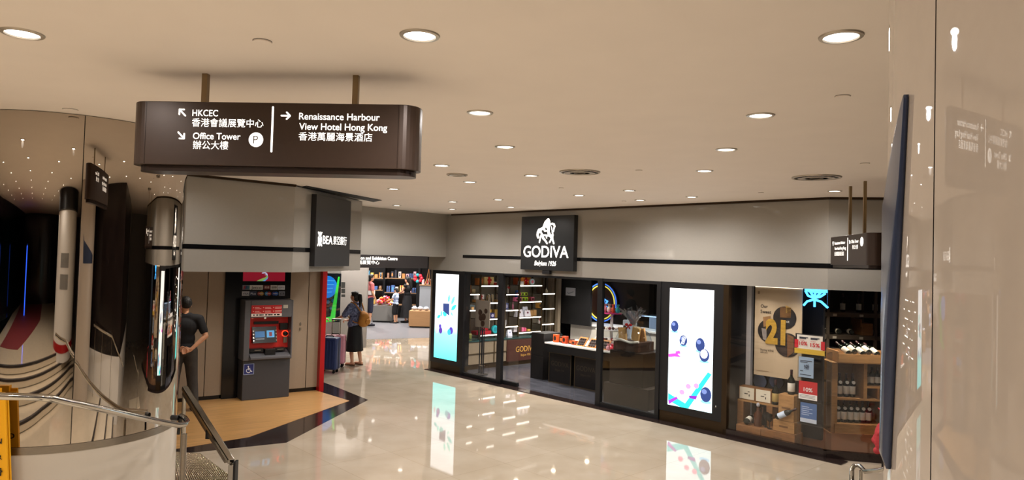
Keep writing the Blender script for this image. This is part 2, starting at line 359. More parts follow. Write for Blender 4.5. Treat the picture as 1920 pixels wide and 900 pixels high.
# ------------------------------------------------------------------ what lies behind the camera (seen in the mirror column)
m_step = mat('step_marble', (222, 208, 184), .12, noise=.06, nscale=4)
m_nose = mat('step_nosing', (48, 40, 38), .35, noise=.3, nscale=30)
def ext(poly, y): return poly + [(poly[-1][0], y), (poly[0][0], y)]
def steps(name, line, z, back, lab):
    struct(MB().prism(ext(line, back), z - .11, z).build(name, m_step), lab)
    nb = MB()
    for p, q in zip(line, line[1:]):
        d = (Vector(q) - Vector(p)).normalized(); n = Vector((d.y, -d.x)); n = n if n.y < 0 else -n
        a, b = Vector(p) - n * .004, Vector(q) - n * .004
        nb.prism([tuple(a), tuple(b), tuple(b + n * .11), tuple(a + n * .11)], z - .03, z + .003)
    struct(nb.build('trim_nosing', m_nose), None)
struct(MB().box(-16, 14, -18, 3.2, -.02, -.001).build('floor_back', m_step))
steps('floor_step', [(-9, 7.4), (-2.55, 5.0), (1.27, 3.94), (2.2, 3.75), (3.3, 3.5)], .1, 1.0, 'lowest step beside the mirrored column')
steps('floor_step', [(-9, 7.0), (-2.6, 4.5), (.61, 3.56), (1.9, 3.2), (3, 2.95)], .2, 1.0, None)
steps('floor_landing', [(-9, 6.5), (-2.65, 4.02), (-.07, 3.03), (1.11, 2.59), (3, 2.0)], .3, -18, 'marble landing of the stairs')
steps('floor_step', [(-9, 2.6), (-4.68, 1.14), (-2.33, .02), (.56, -.84), (1.6, -1.15)], .42, -18, None)
steps('floor_step', [(-9, 1.6), (-4.55, -.04), (-3.24, -.42), (-1.5, -.8), (1.6, -1.5)], .54, -18, None)
steps('floor_step', [(-9, .9), (-4.79, -.6), (-3.34, -1.0), (-1.7, -1.35), (1.6, -1.9)], .66, -18, None)
steps('floor_upper', [(-9, .5), (-5.0, -.98), (-3.65, -1.4), (-2.1, -1.75), (1.6, -2.3)], .78, -18, 'upper landing behind the viewer')
tag(MB().prism([(-7.85, -2.07), (-5.39, -2.67), (-2.4, -8.07), (-1.8, -12.9), (-7.9, -12.9)], .78, .79).build('carpet', mat('red_carpet', (112, 24, 30), .95, noise=.2, nscale=60)), 'dark red carpet on the upper landing, seen in the mirrored column', 'carpet')
wc = thing('white_column', 'wide white round column with red ring, seen reflected in the mirrored column', 'column', WORLD, (.3, -2.6, .66)); struct(wc)
MB().lathe([(1.2, .66), (1.2, H - .35)], .3, -2.6, 64).build('shaft', m_white, wc, smooth=True)
MB().lathe([(1.2, H - .35), (1.24, H - .33), (1.24, H - .01)], .3, -2.6, 64).build('cap', m_blackm, wc, smooth=True)
MB().lathe([(1.205, .8), (1.21, .8), (1.21, .93), (1.205, .93)], .3, -2.6, 64).build('red_ring', m_red, wc, smooth=True)
brs = MB()
for i in range(16):
    for z0, z1 in ((1.75, 1.98), (2.08, 2.3)):
        a = 1.75 + i * .05; brs.lathe([(1.2, z0), (1.206, z0), (1.206, z1), (1.2, z1)], .3, -2.6, 1, a, a + .03)
brs.build('bar_pattern', m_blackm, wc)
st = [(1.95, -.5), (2.43, 4.03), (7.6, 4.3), (7.6, -.5)]
struct(MB().prism(st, .92, H - .004).build('wall_stone', m_darkstone), 'dark polished stone wall reflected in the mirrored column')
struct(MB().prism([(x, y) for x, y in st], 0, .92).build('wall_stone_base', m_white), 'white plinth under the stone wall')
t = thing('stair_handrail', 'steel handrail along the white plinth, seen in the mirrored column', 'handrail', WORLD, (2.0, 2.2, .3))
MB().tube([(1.9, 1.2, 1.3), (2.24, 3.2, 1.2), (2.4, 4.5, .8)], .022).build('rail', m_steel, t, smooth=True)
for x, y in ((1.93, 1.4), (2.07, 2.2), (2.24, 3.2)):
    MB().tube([(x, y, .3 if y < 2.2 else .2), (x, y, 1.25)], .014).build('post', m_steel, t, smooth=True)
struct(MB().prism([(-10, 8), (-10.2, 8), (-10.4, -4), (-8.2, -13), (-8, -13), (-10.1, -4)], 0, H).build('window_3', mat('night_glass', (10, 20, 24), .05, noise=.9, nscale=1.5, col2=(2, 6, 8), stretch=(2, 2, .4))), 'dark glass wall onto the night, reflected')
struct(MB().box(-8.2, 7.6, -13.2, -13, 0, H).build('wall_rear', m_darkstone)); struct(MB().box(7.5, 7.7, -13, -.4, 0, H).build('wall_rear_right', m_grey_wall))
struct(MB().box(7.6, 12, 4.1, 4.3, 0, H).build('wall_side', m_grey_wall)); struct(MB().box(12, 12.2, 4, 12.2, 0, H).build('wall_side', m_grey_wall))
struct(MB().prism([(-10.2, 8), (-11, 9), (-9.2, 12.2), (-9, 12)], 0, H).build('wall_left_end', m_grey_wall))
bl_ = thing('blue_light_strip', 'upright blue light strip by the dark entrance, reflected in the mirrored column', 'light', WORLD, (-6.1, -9, .78))
MB().box(-6.2, -6.0, -9.05, -8.95, .78, 2.4).build('strip', mat('blue_lamp', (40, 90, 255), .4, emit=3), bl_); MB().box(-6.24, -5.96, -9.1, -9.04, .78, 2.44).build('frame', m_blackm, bl_)

# ------------------------------------------------------------------ hanging signs
def arrow(cx, cz, s, ang, y):
    M_ = MB(); c, n = math.cos(ang), math.sin(ang)
    R_ = lambda a, b: (cx + (a * c - b * n) * s, cz + (a * n + b * c) * s)
    M_.stroke([R_(-1, 0), R_(.9, 0)], .16 * s, y, y + .003)
    M_.stroke([R_(.2, .75), R_(.95, 0), R_(.2, -.75)], .16 * s, y, y + .003); return M_
def disc_p(cx, cz, r, y, root):
    MB().face([(cx + r * math.cos(2 * PI * k / 32), cz + r * math.sin(2 * PI * k / 32)) for k in range(32)], y, y + .003).build('parking_disc', m_white_e, root)
    text_mb('P', cx, y - .001, cz - r * .55, r * 1.15, align='C', depth=.002).build('disc_letter', mat('grey_letter', (96, 88, 82), .5), root)
xl = onp(S1, 262, 250, 0)[0]; xr = onp(S1, 789, 260, 0)[0]; TH = .1
zb = onp(S1, 400, 310, -TH)[1]; zt = onp(S1, 400, 191, -TH)[1]
def stadium(x0, x1, t, r):
    P_ = []
    for cx, cy, a in ((x1 - r, t - r, 0), (x0 + r, t - r, 90), (x0 + r, -t + r, 180), (x1 - r, -t + r, 270)):
        for k in range(9):
            q = math.radians(a + k * 90 / 8); P_.append((cx + r * math.cos(q), cy + r * math.sin(q)))
    return P_
def sign_body(F, x0, x1, lab):
    t = thing('hanging_sign', lab, 'sign', F, ((x0 + x1) / 2, 0, zb - .03))
    MB().prism(stadium(x0, x1, TH, .085), zb, zt).build('panel', m_sign, t, bevel=.003)
    for x in (x0 + .092, x1 - .092):
        MB().box(x - .0015, x + .0015, -TH - .0008, TH + .0008, zb + .002, zt - .002).build('seam', m_sign_d, t)
    MB().prism(stadium(x0 + .03, x1 - .02, TH - .02, .075), zb - .03, zb).build('lower_lip', m_sign_d, t)
    return t
def px_text(F, T, root, t, s, p0, p1, pb, hp, bold=.0, ma=None, nm='lettering'):
    x0, z0 = onp(F, p0, pb, t); x1, z1 = onp(F, p1, pb, t); zt_ = onp(F, p0, pb - hp, t)[1]
    return text_mb(s, x0, t, z0, zt_ - z0, x1 - x0, depth=.002, bold=bold).build(nm, ma or m_white_e, root)
s1 = sign_body(S1, xl, xr, 'large dark brown direction sign with lit white lettering, hung by two rods in front')
tf = -TH - .001
for a in (('HKCEC', 361, 409, 217.5, 12.5), ('香港會議展覽中心', 360, 494, 236, 12.5), ('Office Tower', 362, 451, 260.5, 12.5), ('辦公大樓', 362, 428, 278, 12.5),
          ('Renaissance Harbour', 561, 712, 224, 13), ('View Hotel Hong Kong', 561, 726, 243, 13), ('香港萬麗海景酒店', 560, 698, 262, 12.5)):
    px_text(S1, None, s1, tf, *a, bold=.006 if ord(a[0][0]) < 256 else 0.)
pxm = onp(S1, 401, 250, tf)[0] - onp(S1, 400, 250, tf)[0]
for px, py, ang in ((342, 211, 135), (340, 254, -45), (536, 217, 0)):
    q = onp(S1, px, py, tf); arrow(*q, 8.2 * pxm, math.radians(ang), tf - .002).build('arrow', m_white_e, s1)
q0 = onp(S1, 512, 201, tf); q1 = onp(S1, 509, 284, tf)
MB().stroke([q0, (q0[0], q1[1])], 1.6 * pxm, tf - .002, tf + .001).build('divider', m_white_e, s1)
q = onp(S1, 480, 262, tf); disc_p(*q, 13.2 * pxm, tf - .002, s1)
for px in (386, 668):
    x = onp(S1, px, 150, 0)[0]; MB().box(x - .014, x + .014, -.014, .014, zt - .02, H).build('rod', m_brass, s1)
# the reverse face carries lettering too
lay = lambda s, x, z, h, w, F_: text_mb(s, x, TH + .001, z, h, w, depth=.002, flip=True, bold=.006 if ord(s[0]) < 256 else 0.)
zh = zt - zb
for s, x, z, h, w in (('Renaissance Harbour', .45, .74, .034, .39), ('View Hotel Hong Kong', .45, .57, .034, .42), ('香港萬麗海景酒店', .45, .4, .034, .36), ('Office Tower', -.2, .74, .034, .23), ('辦公大樓', -.2, .57, .034, .18)):
    lay(s, (xl + xr) / 2 + x, zb + z * zh, h, w, S1).build('lettering', m_white_e, s1)
# second sign, hung lower on longer rods
zb -= .385; zt -= .385
s2 = sign_body(S2, -.7, .72, 'smaller-looking dark direction sign on two rods in front of the wine shop fascia')
for s, x, z, h, w in (('Renaissance Harbour', -.46, .72, .034, .40), ('View Hotel Hong Kong', -.46, .53, .034, .43), ('香港萬麗海景酒店', -.46, .33, .036, .36), ('Office Tower', .16, .72, .034, .24), ('辦公大樓', .2, .53, .036, .18)):
    text_mb(s, x, tf, zb + z * zh, h, w, depth=.002, bold=.012 if ord(s[0]) < 256 else 0.).build('lettering', m_white_e, s2)
arrow(-.53, zb + .77 * zh, .022, PI / 2, tf - .002).build('arrow', m_white_e, s2)
arrow(.1, zb + .77 * zh, .022, math.radians(-45), tf - .002).build('arrow', m_white_e, s2)
MB().stroke([(.03, zb + .9 * zh), (.03, zb + .16 * zh)], .005, tf - .002, tf + .001).build('divider', m_white_e, s2)
disc_p(.5, zb + .74 * zh, .045, tf - .002, s2)
for x in (-.26, .24): MB().box(x - .014, x + .014, -.014, .014, zt - .02, H).build('rod', m_brass, s2)

# ------------------------------------------------------------------ ceiling: downlights, air diffusers, discs
m_diff = mat('lamp_diffuser', (255, 250, 240), .5, emit=9)
m_ring = mat('lamp_ring', (196, 186, 172), .3, .5, noise=.05, nscale=9)
def downlight():
    t = thing('downlight', '', 'light', WORLD, (0, 0, H))
    MB().lathe([(.062, H - .001), (.066, H - .008), (.08, H - .006), (.083, H - .0005)], 0, 0, 32).build('trim_ring', m_ring, t, smooth=True)
    MB().lathe([(.0001, H - .002), (.063, H - .002), (.063, H - .0005)], 0, 0, 32).build('diffuser', m_diff, t)
    return t
def lamp_light(t):
    L = bpy.data.lights.get('downlight_lamp') or bpy.data.lights.new('downlight_lamp', 'SPOT')
    L.energy = LAMP_W; L.color = LAMP_C; L.spot_size = math.radians(168); L.spot_blend = .8; L.shadow_soft_size = .035
    o = bpy.data.objects.new('lamp', L); COL.objects.link(o); o.parent = t; o.location = (0, 0, -.04)
dl0 = downlight()
LP = [((42, 62), 'over the mirrored column, large'), ((787, 66), 'large, just past the top corner of the big hanging sign'), ((1577, 68), 'large, next to the lacquered column'),
      ((900, 211), 'level with the big hanging sign'), ((1426, 216), 'between the two hanging signs, second out from the lacquered column'), ((947, 275), 'above the air diffuser in line with the chocolate shop sign'),
      ((1362, 280), 'third from the lacquered column in its line'), ((828, 310), 'closest to the lower corner of the big hanging sign'), ((996, 329), 'beside the wide air diffuser on the bank side'),
      ((881, 341), 'just past the small dark air diffuser'), ((1321, 320), 'fourth from the lacquered column in its line'), ((738, 354), 'by the ceiling slot of the bank fascia'), ((849, 378), 'before the passage fascia, first of three close together'),
      ((744, 385), 'deep in front of the passage fascia beside the bank sign'), ((934, 374), 'above the bank side edge of the chocolate shop sign'), ((958, 388), 'small, just over the top of the chocolate shop sign'), ((848, 392), 'small, at the corner where passage and shop fascias meet'),
      ((1086, 366), 'over the outer corner of the chocolate shop sign'), ((1180, 357), 'halfway between wide air diffuser and shop fascia'), ((1200, 375), 'tight against the shop fascia past the chocolate sign'), ((1297, 369), 'tight against the fascia above the tall poster screen of truffles'), ((1565, 358), 'beside the rods of the small hanging sign')]
for i, (p, where) in enumerate(LP):
    t = dl0 if i == 0 else copy_tree(dl0)
    x, y = onz(WORLD, *p, H); t.location = (x, y, H); t['label'] = 'round recessed downlight ' + where; t['group'] = 'recessed ceiling downlights'; lamp_light(t)
for j in range(-6, 6):
    for i in range(-4, 1):
        x = -.41 + 1.715 * i + .17 * j; y = 2.86 - .125 * i + 1.45 * j
        if (i >= -1 and j >= 0) or y > 9 or (j >= 0 and x > -2.4) or (x + 3.36) ** 2 + (y - 5.34) ** 2 < 1: continue
        if i == -1 and j == 0 or (j > 3 and x > -5): continue
        if x > -9.2 and y > -12:
            t = copy_tree(dl0); t.location = (x, y, H); t['label'] = 'tiny downlight dot reflected in the mirrored column'; t['group'] = 'downlights seen only in the mirrored column'
            for c in list(t.children):
                if c.type == 'LIGHT': bpy.data.objects.remove(c)
            lamp_light(t)
for k, (x, y) in enumerate(((.2, -.75), (1.25, -1.0), (2.05, -.7))):
    t = copy_tree(dl0)
    for c in list(t.children):
        if c.type == 'LIGHT': bpy.data.objects.remove(c)
    p = A.w(x, y); t.location = (p.x, p.y, 2.143); t['label'] = 'downlight in the soffit above the oak floor by the cash machine'; t['group'] = 'bank soffit downlights'
    L = bpy.data.lights.get('soffit_lamp') or bpy.data.lights.new('soffit_lamp', 'SPOT'); L.energy = 26; L.color = (1, .9, .78); L.spot_size = math.radians(120); L.spot_blend = .9; L.shadow_soft_size = .05
    o = bpy.data.objects.new('lamp', L); COL.objects.link(o); o.parent = t; o.location = (0, 0, -.04)
m_dark_slot = mat('dark_slot', (30, 27, 25), .6, noise=.1, nscale=20)
for p, w, lab in (((857, 327), 39, 'small dark round air diffuser in the ceiling'), ((1087, 322), 76, 'wide round air diffuser, central in the ceiling'), ((1531, 332), 86, 'wide round air diffuser near the small hanging sign')):
    x, y = onz(WORLD, *p, H); r = w / 2 / FPX * y
    t = thing('air_diffuser', lab, 'vent', WORLD, (x, y, H), 'round air diffusers')
    MB().lathe([(r * .9, H - .0005), (r * .92, H - .014), (r, H - .012), (r * 1.02, H - .0005)], x, y, 40).build('outer_ring', m_ring, t, smooth=True)
    MB().lathe([(.0001, H - .002), (r * .9, H - .002), (r * .9, H - .0005)], x, y, 40).build('throat', m_dark_slot, t)
    for k in (.75, .5, .25): MB().lathe([(r * k * .8, H - .004), (r * k, H - .018), (r * k + .006, H - .016)], x, y, 40).build('vane', m_ring, t, smooth=True)
for p, w, lab in (((492, 77), 38, 'beyond the big hanging sign, largest'), ((1580, 180), 30, 'beside the lacquered column'), ((1622, 306), 18, 'close to the rods of the small sign'), ((1198, 319), 14, 'past the wide central air diffuser'), ((1052, 352), 10, 'behind the wide central air diffuser'), ((1170, 377), 9, 'near the shop fascia'), ((132, 205), 28, 'at the top of the mirrored column'), ((1427, 361), 11, 'near the shop fascia, toward the wine shop')):
    x, y = onz(WORLD, *p, H); r = w / 2 / FPX * y
    t = thing('ceiling_disc', 'flush ceiling cover disc ' + lab, 'sprinkler cover', WORLD, (x, y, H), 'flush ceiling discs')
    MB().lathe([(r * .93, H - .002), (r * .93, H - .0005)], x, y, 28).build('gap_ring', m_dark_slot, t); MB().lathe([(.0001, H - .007), (r * .88, H - .007), (r * .9, H - .003), (r * .9, H - .002)], x, y, 28).build('disc', m_ceil, t, smooth=True)
sl = [onz(WORLD, *p, H) for p in ((575, 348), (716, 375), (700, 378), (566, 350))]
t = tag(MB().prism(sl, H - .008, H - .001).build('air_slot', m_dark_slot, org=(*sl[0], H - .001)), 'long dark air slot in the ceiling beside the bank fascia', 'vent')
# ------------------------------------------------------------------ chocolate shop front
m_scr = mat('lit_screen_white', (250, 252, 255), .3, emit=2.6)
def screen_mat(name, stops, z0, z1, strength):
    M = bpy.data.materials.new(name); M.use_nodes = True; nt = M.node_tree; b = nt.nodes['Principled BSDF']
    tc = nt.nodes.new('ShaderNodeTexCoord'); sp = nt.nodes.new('ShaderNodeSeparateXYZ'); mr = nt.nodes.new('ShaderNodeMapRange'); rp = nt.nodes.new('ShaderNodeValToRGB')
    mr.inputs[1].default_value = z0; mr.inputs[2].default_value = z1
    nt.links.new(tc.outputs['Object'], sp.inputs[0]); nt.links.new(sp.outputs['Z'], mr.inputs[0]); nt.links.new(mr.outputs[0], rp.inputs[0])
    for i, (p, c) in enumerate(stops):
        e = rp.color_ramp.elements[i] if i < 2 else rp.color_ramp.elements.new(p)
        e.position = p; e.color = (*rgb(*c), 1)
    nt.links.new(rp.outputs[0], b.inputs['Emission Color']); b.inputs['Emission Strength'].default_value = strength; b.inputs['Base Color'].default_value = (.02, .02, .02, 1); b.inputs['Roughness'].default_value = .15
    return M
def E_(name, c, e=1.3): return mat(name, c, .4, emit=e)
def poly(F, pts, t): return [onp(F, px, py, t) for px, py in pts]
def leaf(cx, cz, L, w, ang):
    return [(cx + math.cos(ang) * L * (u - .5) - math.sin(ang) * w * v, cz + math.sin(ang) * L * (u - .5) + math.cos(ang) * w * v) for u, v in ((0, 0), (.25, .42), (.55, .5), (.85, .25), (1, 0), (.85, -.25), (.55, -.5), (.25, -.42))]
def oval(cx, cz, rx, rz, n=20): return [(cx + rx * math.cos(2 * PI * k / n), cz + rz * math.sin(2 * PI * k / n)) for k in range(n)]
def poster_box(x0, x1, sx0, sx1, sz0, sz1, sm, lab):
    t = thing('poster_screen', lab, 'lit poster', G, ((x0 + x1) / 2, .1, .012), 'lit poster screens of the chocolate shop')
    B_ = MB(); B_.box(x0, sx0, 0, .22, .17, 2.115); B_.box(sx1, x1, 0, .22, .17, 2.115); B_.box(sx0, sx1, 0, .22, sz1, 2.115); B_.box(sx0, sx1, 0, .22, .17, sz0); B_.box(sx0, sx1, .08, .22, sz0, sz1)
    B_.build('frame', m_blackm, t)
    MB().box(sx0, sx1, .012, .04, sz0, sz1).build('screen', sm, t)
    MB().box(x0 + .005, x1 - .005, .012, .21, .012, .17).build('plinth', m_bronze, t)
    return t
pb = poster_box(-.02, 1.0, .09, .88, .265, 2.045, screen_mat('aqua_poster', [(0, (96, 232, 230)), (.3, (150, 245, 240)), (.42, (244, 252, 255)), (1, (255, 255, 255))], -.012 + .265, 2.03, 1.9), 'slim lit poster screen with leaves and a chocolate box, beside the glass door')
px5 = lambda X, Y: onp(G, 800 + X / 4.5, 500 + Y / 4.5, .008)
for (X, Y, L, w, an, c) in ((222, 285, 62, 24, 60, 0), (228, 345, 62, 26, 35, 1), (188, 268, 50, 22, 80, 0), (152, 398, 46, 34, 160, 1), (103, 420, 42, 20, 30, 1), (125, 395, 40, 18, 95, 0), (212, 400, 30, 12, -50, 0)):
    q = px5(X, Y); MB().face(leaf(*q, L * .0033, w * .0033, math.radians(an)), .006, .012).build('leaf_print', E_('leaf_teal%d' % c, ((110, 225, 215), (60, 200, 200))[c], 1.4), pb)
MB().face([px5(*p) for p in ((140, 310), (190, 312), (188, 412), (140, 372))], .005, .012).build('box_print', E_('navy_print', (60, 78, 140), .8), pb)
for X, Y, rx, rz, c in ((117, 538, 18, 22, (100, 60, 170)), (87, 540, 12, 18, (205, 215, 225)), (205, 540, 20, 24, (90, 70, 190)), (190, 552, 18, 20, (70, 190, 215)), (113, 502, 12, 14, (90, 205, 220))):
    q = px5(X, Y); MB().face(oval(*q, rx * .0031, rz * .0031), .004 if c[0] < 80 else .006, .012).build('truffle_print', E_('truffle_%d' % c[0], c, 1.0), pb)
pb2 = poster_box(5.83, 6.9, 5.98, 6.735, .27, 2.03, screen_mat('white_poster', [(0, (215, 246, 250)), (.3, (240, 252, 255)), (1, (255, 255, 255))], .26, 2.02, 2.3), 'broad lit poster screen with truffles and a teal ribbon, beside the wine shop')
px6 = lambda X, Y: onp(G, 1235 + X / 3.333, 530 + Y / 3.333, .008)
for X, Y, rx, rz, c in ((100, 272, 22, 34, 0), (154, 362, 22, 32, 0), (259, 388, 25, 40, 0), (285, 455, 27, 38, 1), (294, 700, 30, 44, 0)):
    q = px6(X, Y); MB().face(oval(*q, rx * .00295, rz * .00245), .006, .012).build('truffle_print', E_('truffle_navy', (44, 62, 120), .8), pb2)
    MB().face(oval(q[0], q[1] - rz * .0024, rx * .0029, rz * .0006), .007, .012).build('truffle_shade', E_('pale_blue', (120, 200, 240), 1.6), pb2)
    MB().face(oval(q[0] - rx * .0008, q[1] + rz * .0009, rx * .0014, rz * .0008), .005, .012).build('truffle_gleam', E_('truffle_gleam', (108, 126, 182), 1.0), pb2)
    if c == 1: MB().face(oval(q[0] - .004, q[1] + .02, rx * .0022, rz * .0017), .004, .012).build('truffle_cut', E_('cut_cream', (250, 240, 235), 1.6), pb2)
q = px6(154, 362)
for k in (-1, 0, 1): MB().stroke([(q[0] + k * .02 - .01, q[1] - .05), (q[0] + k * .022 + .02, q[1] + .06)], .005, .004, .012).build('stripe_print', E_('stripe_pale', (215, 225, 245), 1.5), pb2)
for pts, c, nm in (([(60, 690), (165, 755), (308, 560), (330, 575), (185, 785), (150, 785), (60, 735)], (40, 205, 215), 'ribbon'), ([(60, 735), (110, 712), (120, 725), (66, 758)], (150, 50, 190), 'ribbon'), ([(190, 705), (240, 708), (232, 730), (192, 722)], (120, 40, 170), 'ribbon'),
                   ([(62, 445), (110, 440), (140, 465), (100, 462), (64, 465)], (225, 70, 200), 'ribbon'), ([(105, 430), (130, 424), (136, 444), (110, 447)], (225, 70, 200), 'ribbon')):
    MB().face([px6(*p) for p in pts], .006 if c[0] < 100 else .005, .012).build('ribbon_print', E_('rib_%d%d' % (c[0], c[1]), c, 1.2), pb2)
for X, Y in ((145, 684), (185, 648), (235, 645)): q = px6(X, Y); MB().face(oval(*q, .045, .04, 7), .006, .012).build('petal_print', E_('petal', (245, 130, 175), 1.5), pb2)
MB().ell(onp(G, 1235 + 357 / 3.333, 530 + 777 / 3.333, 0)[:1] + (0,) + onp(G, 1235 + 357 / 3.333, 530 + 777 / 3.333, 0)[1:], (.012, .006, .012), 10, 6).build('lock', m_steel, pb2)

def glazed(name, lab, x0, x1, y, z0, z1, posts, top=.05, bot=.07, gm=m_glass):
    t = thing(name, lab, 'glass door', G, ((x0 + x1) / 2, y, .012))
    MB().box(x0, x1, y - .006, y + .006, z0 + bot, z1 - top).build('pane', gm, t)
    MB().box(x0, x1, y - .022, y + .022, z1 - top, z1).build('top_rail', m_blackm, t); MB().box(x0, x1, y - .03, y + .03, z0, z0 + bot).build('bottom_rail', m_blackm, t)
    for px_ in posts: MB().box(px_[0], px_[1], y - .035, y + .035, z0, z1).build('stile', m_blackm, t)
    return t
d1 = glazed('glass_door', 'fixed glass door leaf with long pull bars beside the leafy poster screen', 1.01, 2.24, .02, .012, 2.12, ((1.01, 1.08), (2.11, 2.24)))
for x in (1.66, 1.78): MB().tube([(x, -.05, .15), (x, -.05, 1.05)], .011).build('pull_bar', m_blackm, d1, smooth=True)
for z in (.3, 1.0): MB().box(1.65, 1.79, -.055, -.01, z - .008, z + .008).build('bar_clamp', m_steel, d1)
glazed('glass_door', 'clear sliding glass leaf standing open behind the black door post', 2.02, 2.62, .09, .012, 2.1, ())
d3 = glazed('glass_door', 'dark glass panel between shop entrance and broad poster screen', 4.58, 5.82, .02, .012, 2.12, ((4.58, 4.68), (5.76, 5.83)), gm=m_glass_d)
struct(MB().box(2.2, 4.6, 0, .1, 2.08, 2.13).build('trim_head', m_blackm, F=G))
# illuminated square shop sign
ss = thing('shop_sign', 'square black shop sign with lit white rider emblem and lettering', 'sign', G, (3.45, -.05, 2.2))
MB().box(2.8, 4.1, -.1, -.002, 2.215, 3.185).build('panel', mat('sign_black', (34, 35, 36), .35, noise=.06, nscale=20), ss, bevel=.004)
MB().box(3.35, 3.53, -.09, -.03, 2.15, 2.215).build('sensor_box', m_blackm, ss, bevel=.006)
px7 = lambda X, Y: onp(G, 970 + X / 7.5, 395 + Y / 7.5, -.104)
u7 = px7(500, 400)[0] - px7(400, 400)[0]; u7 /= 100
em = MB()
for pts, r in (([(434, 132), (405, 172), (385, 212), (372, 240)], [20, 27, 24, 20]), ([(448, 150), (452, 178), (440, 205), (430, 250), (432, 295), (440, 335)], [14, 13, 14, 13, 12, 10]), ([(415, 190), (425, 240)], [22, 14]),
               ([(372, 240), (335, 262), (305, 275), (288, 310), (284, 345), (292, 378)], [16, 15, 18, 17, 15, 12]), ([(300, 290), (330, 300), (345, 330)], [16, 12, 8]), ([(370, 255), (385, 280), (410, 285)], [10, 12, 6]),
               ([(345, 330), (325, 370), (318, 405), (310, 445)], [12, 10, 9, 9]), ([(350, 340), (362, 385), (385, 410), (402, 435), (418, 462)], [12, 14, 12, 10, 9]), ([(345, 350), (385, 345), (420, 352), (450, 345), (490, 352)], [12, 9, 10, 12, 12]), ([(405, 350), (412, 385)], [9, 6]),
               ([(455, 350), (478, 378), (472, 412), (452, 445)], [12, 11, 9, 9]), ([(492, 345), (494, 400), (512, 462)], [12, 10, 9]), ([(440, 335), (445, 280), (448, 225), (462, 195), (490, 184)], [9, 9, 8, 10, 10]), ([(490, 184), (515, 192), (524, 220), (512, 262), (508, 295)], [11, 12, 11, 8, 6]), ([(500, 345), (492, 300), (484, 255), (478, 225)], [10, 7, 6, 4]), ([(445, 300), (460, 330)], [10, 8])):
    em.stroke([px7(*p) for p in pts], [q * u7 * .92 for q in r], -.106, -.1)
em.build('rider_emblem', m_white_e, ss)
def tpx(fn, root, y, s, X0, X1, Yb, Hh, ma=None, **k):
    a, z0 = fn(X0, Yb); b, _ = fn(X1, Yb); z1 = fn(X0, Yb - Hh)[1]
    return text_mb(s, a, y, z0, z1 - z0, b - a, **k).build('lettering', ma or m_white_e, root)
a_ = px7(85, 660); b_ = px7(718, 660)
text_mb('GODIVA', a_[0], -.1, px7(400, 655)[1], px7(400, 488)[1] - px7(400, 655)[1], b_[0] - a_[0], bold=.012, depth=.004).build('lettering', m_white_e, ss)
text_mb('Belgium 1926', px7(238, 775)[0], -.1, px7(400, 772)[1], .085, px7(542, 775)[0] - px7(238, 775)[0], bold=.012, shear=.25).build('lettering', m_white_e, ss)

# bank sign
bs = thing('bank_sign', 'tall black bank sign with lit white lettering on the pale fascia', 'sign', KR, (1.08, -.03, 2.2))
MB().box(.48, 1.68, -.08, -.002, 2.218, 3.225).build('panel', mat('bank_black', (38, 38, 40), .35, noise=.06, nscale=20), bs, bevel=.004)
px8 = lambda X, Y: onp(KR, 585 + X / 6.21, 360 + Y / 6.207, -.083)
cx, zt_ = px8(95, 470); zb_ = px8(95, 625)[1]; hh = zt_ - zb_
lg = MB(); wl = px8(117, 540)[0] - px8(70, 540)[0]
lg.face([(cx + wl * .5 * a, zb_ + hh * b) for a, b in ((-.45, .25), (-.8, .42), (-.85, .55), (-.5, .72), (0, .78), (.5, .72), (.85, .55), (.8, .42), (.45, .25), (.75, .5), (.4, .66), (0, .7), (-.4, .66), (-.75, .5))][::-1], -.086, -.08)
lg.stroke([(cx - wl * .3, zb_ + hh * .3), (cx - wl * .33, zb_ + hh * .6)], wl * .1, -.086, -.08); lg.stroke([(cx + wl * .3, zb_ + hh * .3), (cx + wl * .33, zb_ + hh * .6)], wl * .1, -.086, -.08)
for k in (-1, 0, 1): lg.stroke([(cx + k * wl * .12, zb_ + hh * .72), (cx + k * wl * .42, zb_ + hh)], wl * .07, -.086, -.08); lg.stroke([(cx + k * wl * .15, zb_ + hh * .3), (cx + k * wl * .5, zb_)], wl * .07, -.086, -.08)
lg.face(oval(cx, zb_ + hh * .5, wl * .16, hh * .12), -.088, -.08)
lg.stroke([(cx - wl * .3, zb_ + hh * .28), (cx + wl * .3, zb_ + hh * .28)], wl * .1, -.086, -.08)
lg.build('emblem', m_white_e, bs)
x0 = px8(124, 600)[0]; x1 = px8(238, 600)[0]; zz = px8(180, 606)[1]; z2 = px8(180, 506)[1]
text_mb('BEA', x0, -.08, zz, z2 - zz, x1 - x0, bold=.012).build('lettering', m_white_e, bs)
x0 = px8(246, 600)[0]; x1 = px8(402, 600)[0]
text_mb('東亞銀行', x0, -.08, px8(300, 606)[1], (px8(300, 512)[1] - px8(300, 612)[1]) * .8, x1 - x0, bold=.0).build('lettering', m_white_e, bs)
# passage sign
psn = thing('passage_sign', 'long dark box sign over the passage with white convention centre lettering', 'sign', P, (.7, -.06, 2.16))
MB().box(-1.9, 1.47, -.14, 0.3, 2.165, 2.405).build('panel', mat('passage_sign_dark', (58, 54, 54), .3, .3, noise=.1, nscale=6), psn, bevel=.004)
x0 = onp(P, 677, 486, -.142)[0]; x1 = onp(P, 745, 486, -.142)[0]
text_mb('Hong Kong Convention and Exhibition Centre', x1, -.142, onp(P, 700, 487, -.142)[1], .062, (x1 - x0) * 42 / 22.5, align='R', bold=.012).build('lettering', m_white_e, psn)
x1 = onp(P, 711, 494, -.142)[0]
text_mb('香港會議展覽中心', x1, -.142, onp(P, 690, 495, -.142)[1], .058, .82, align='R', bold=0.).build('lettering', m_white_e, psn)

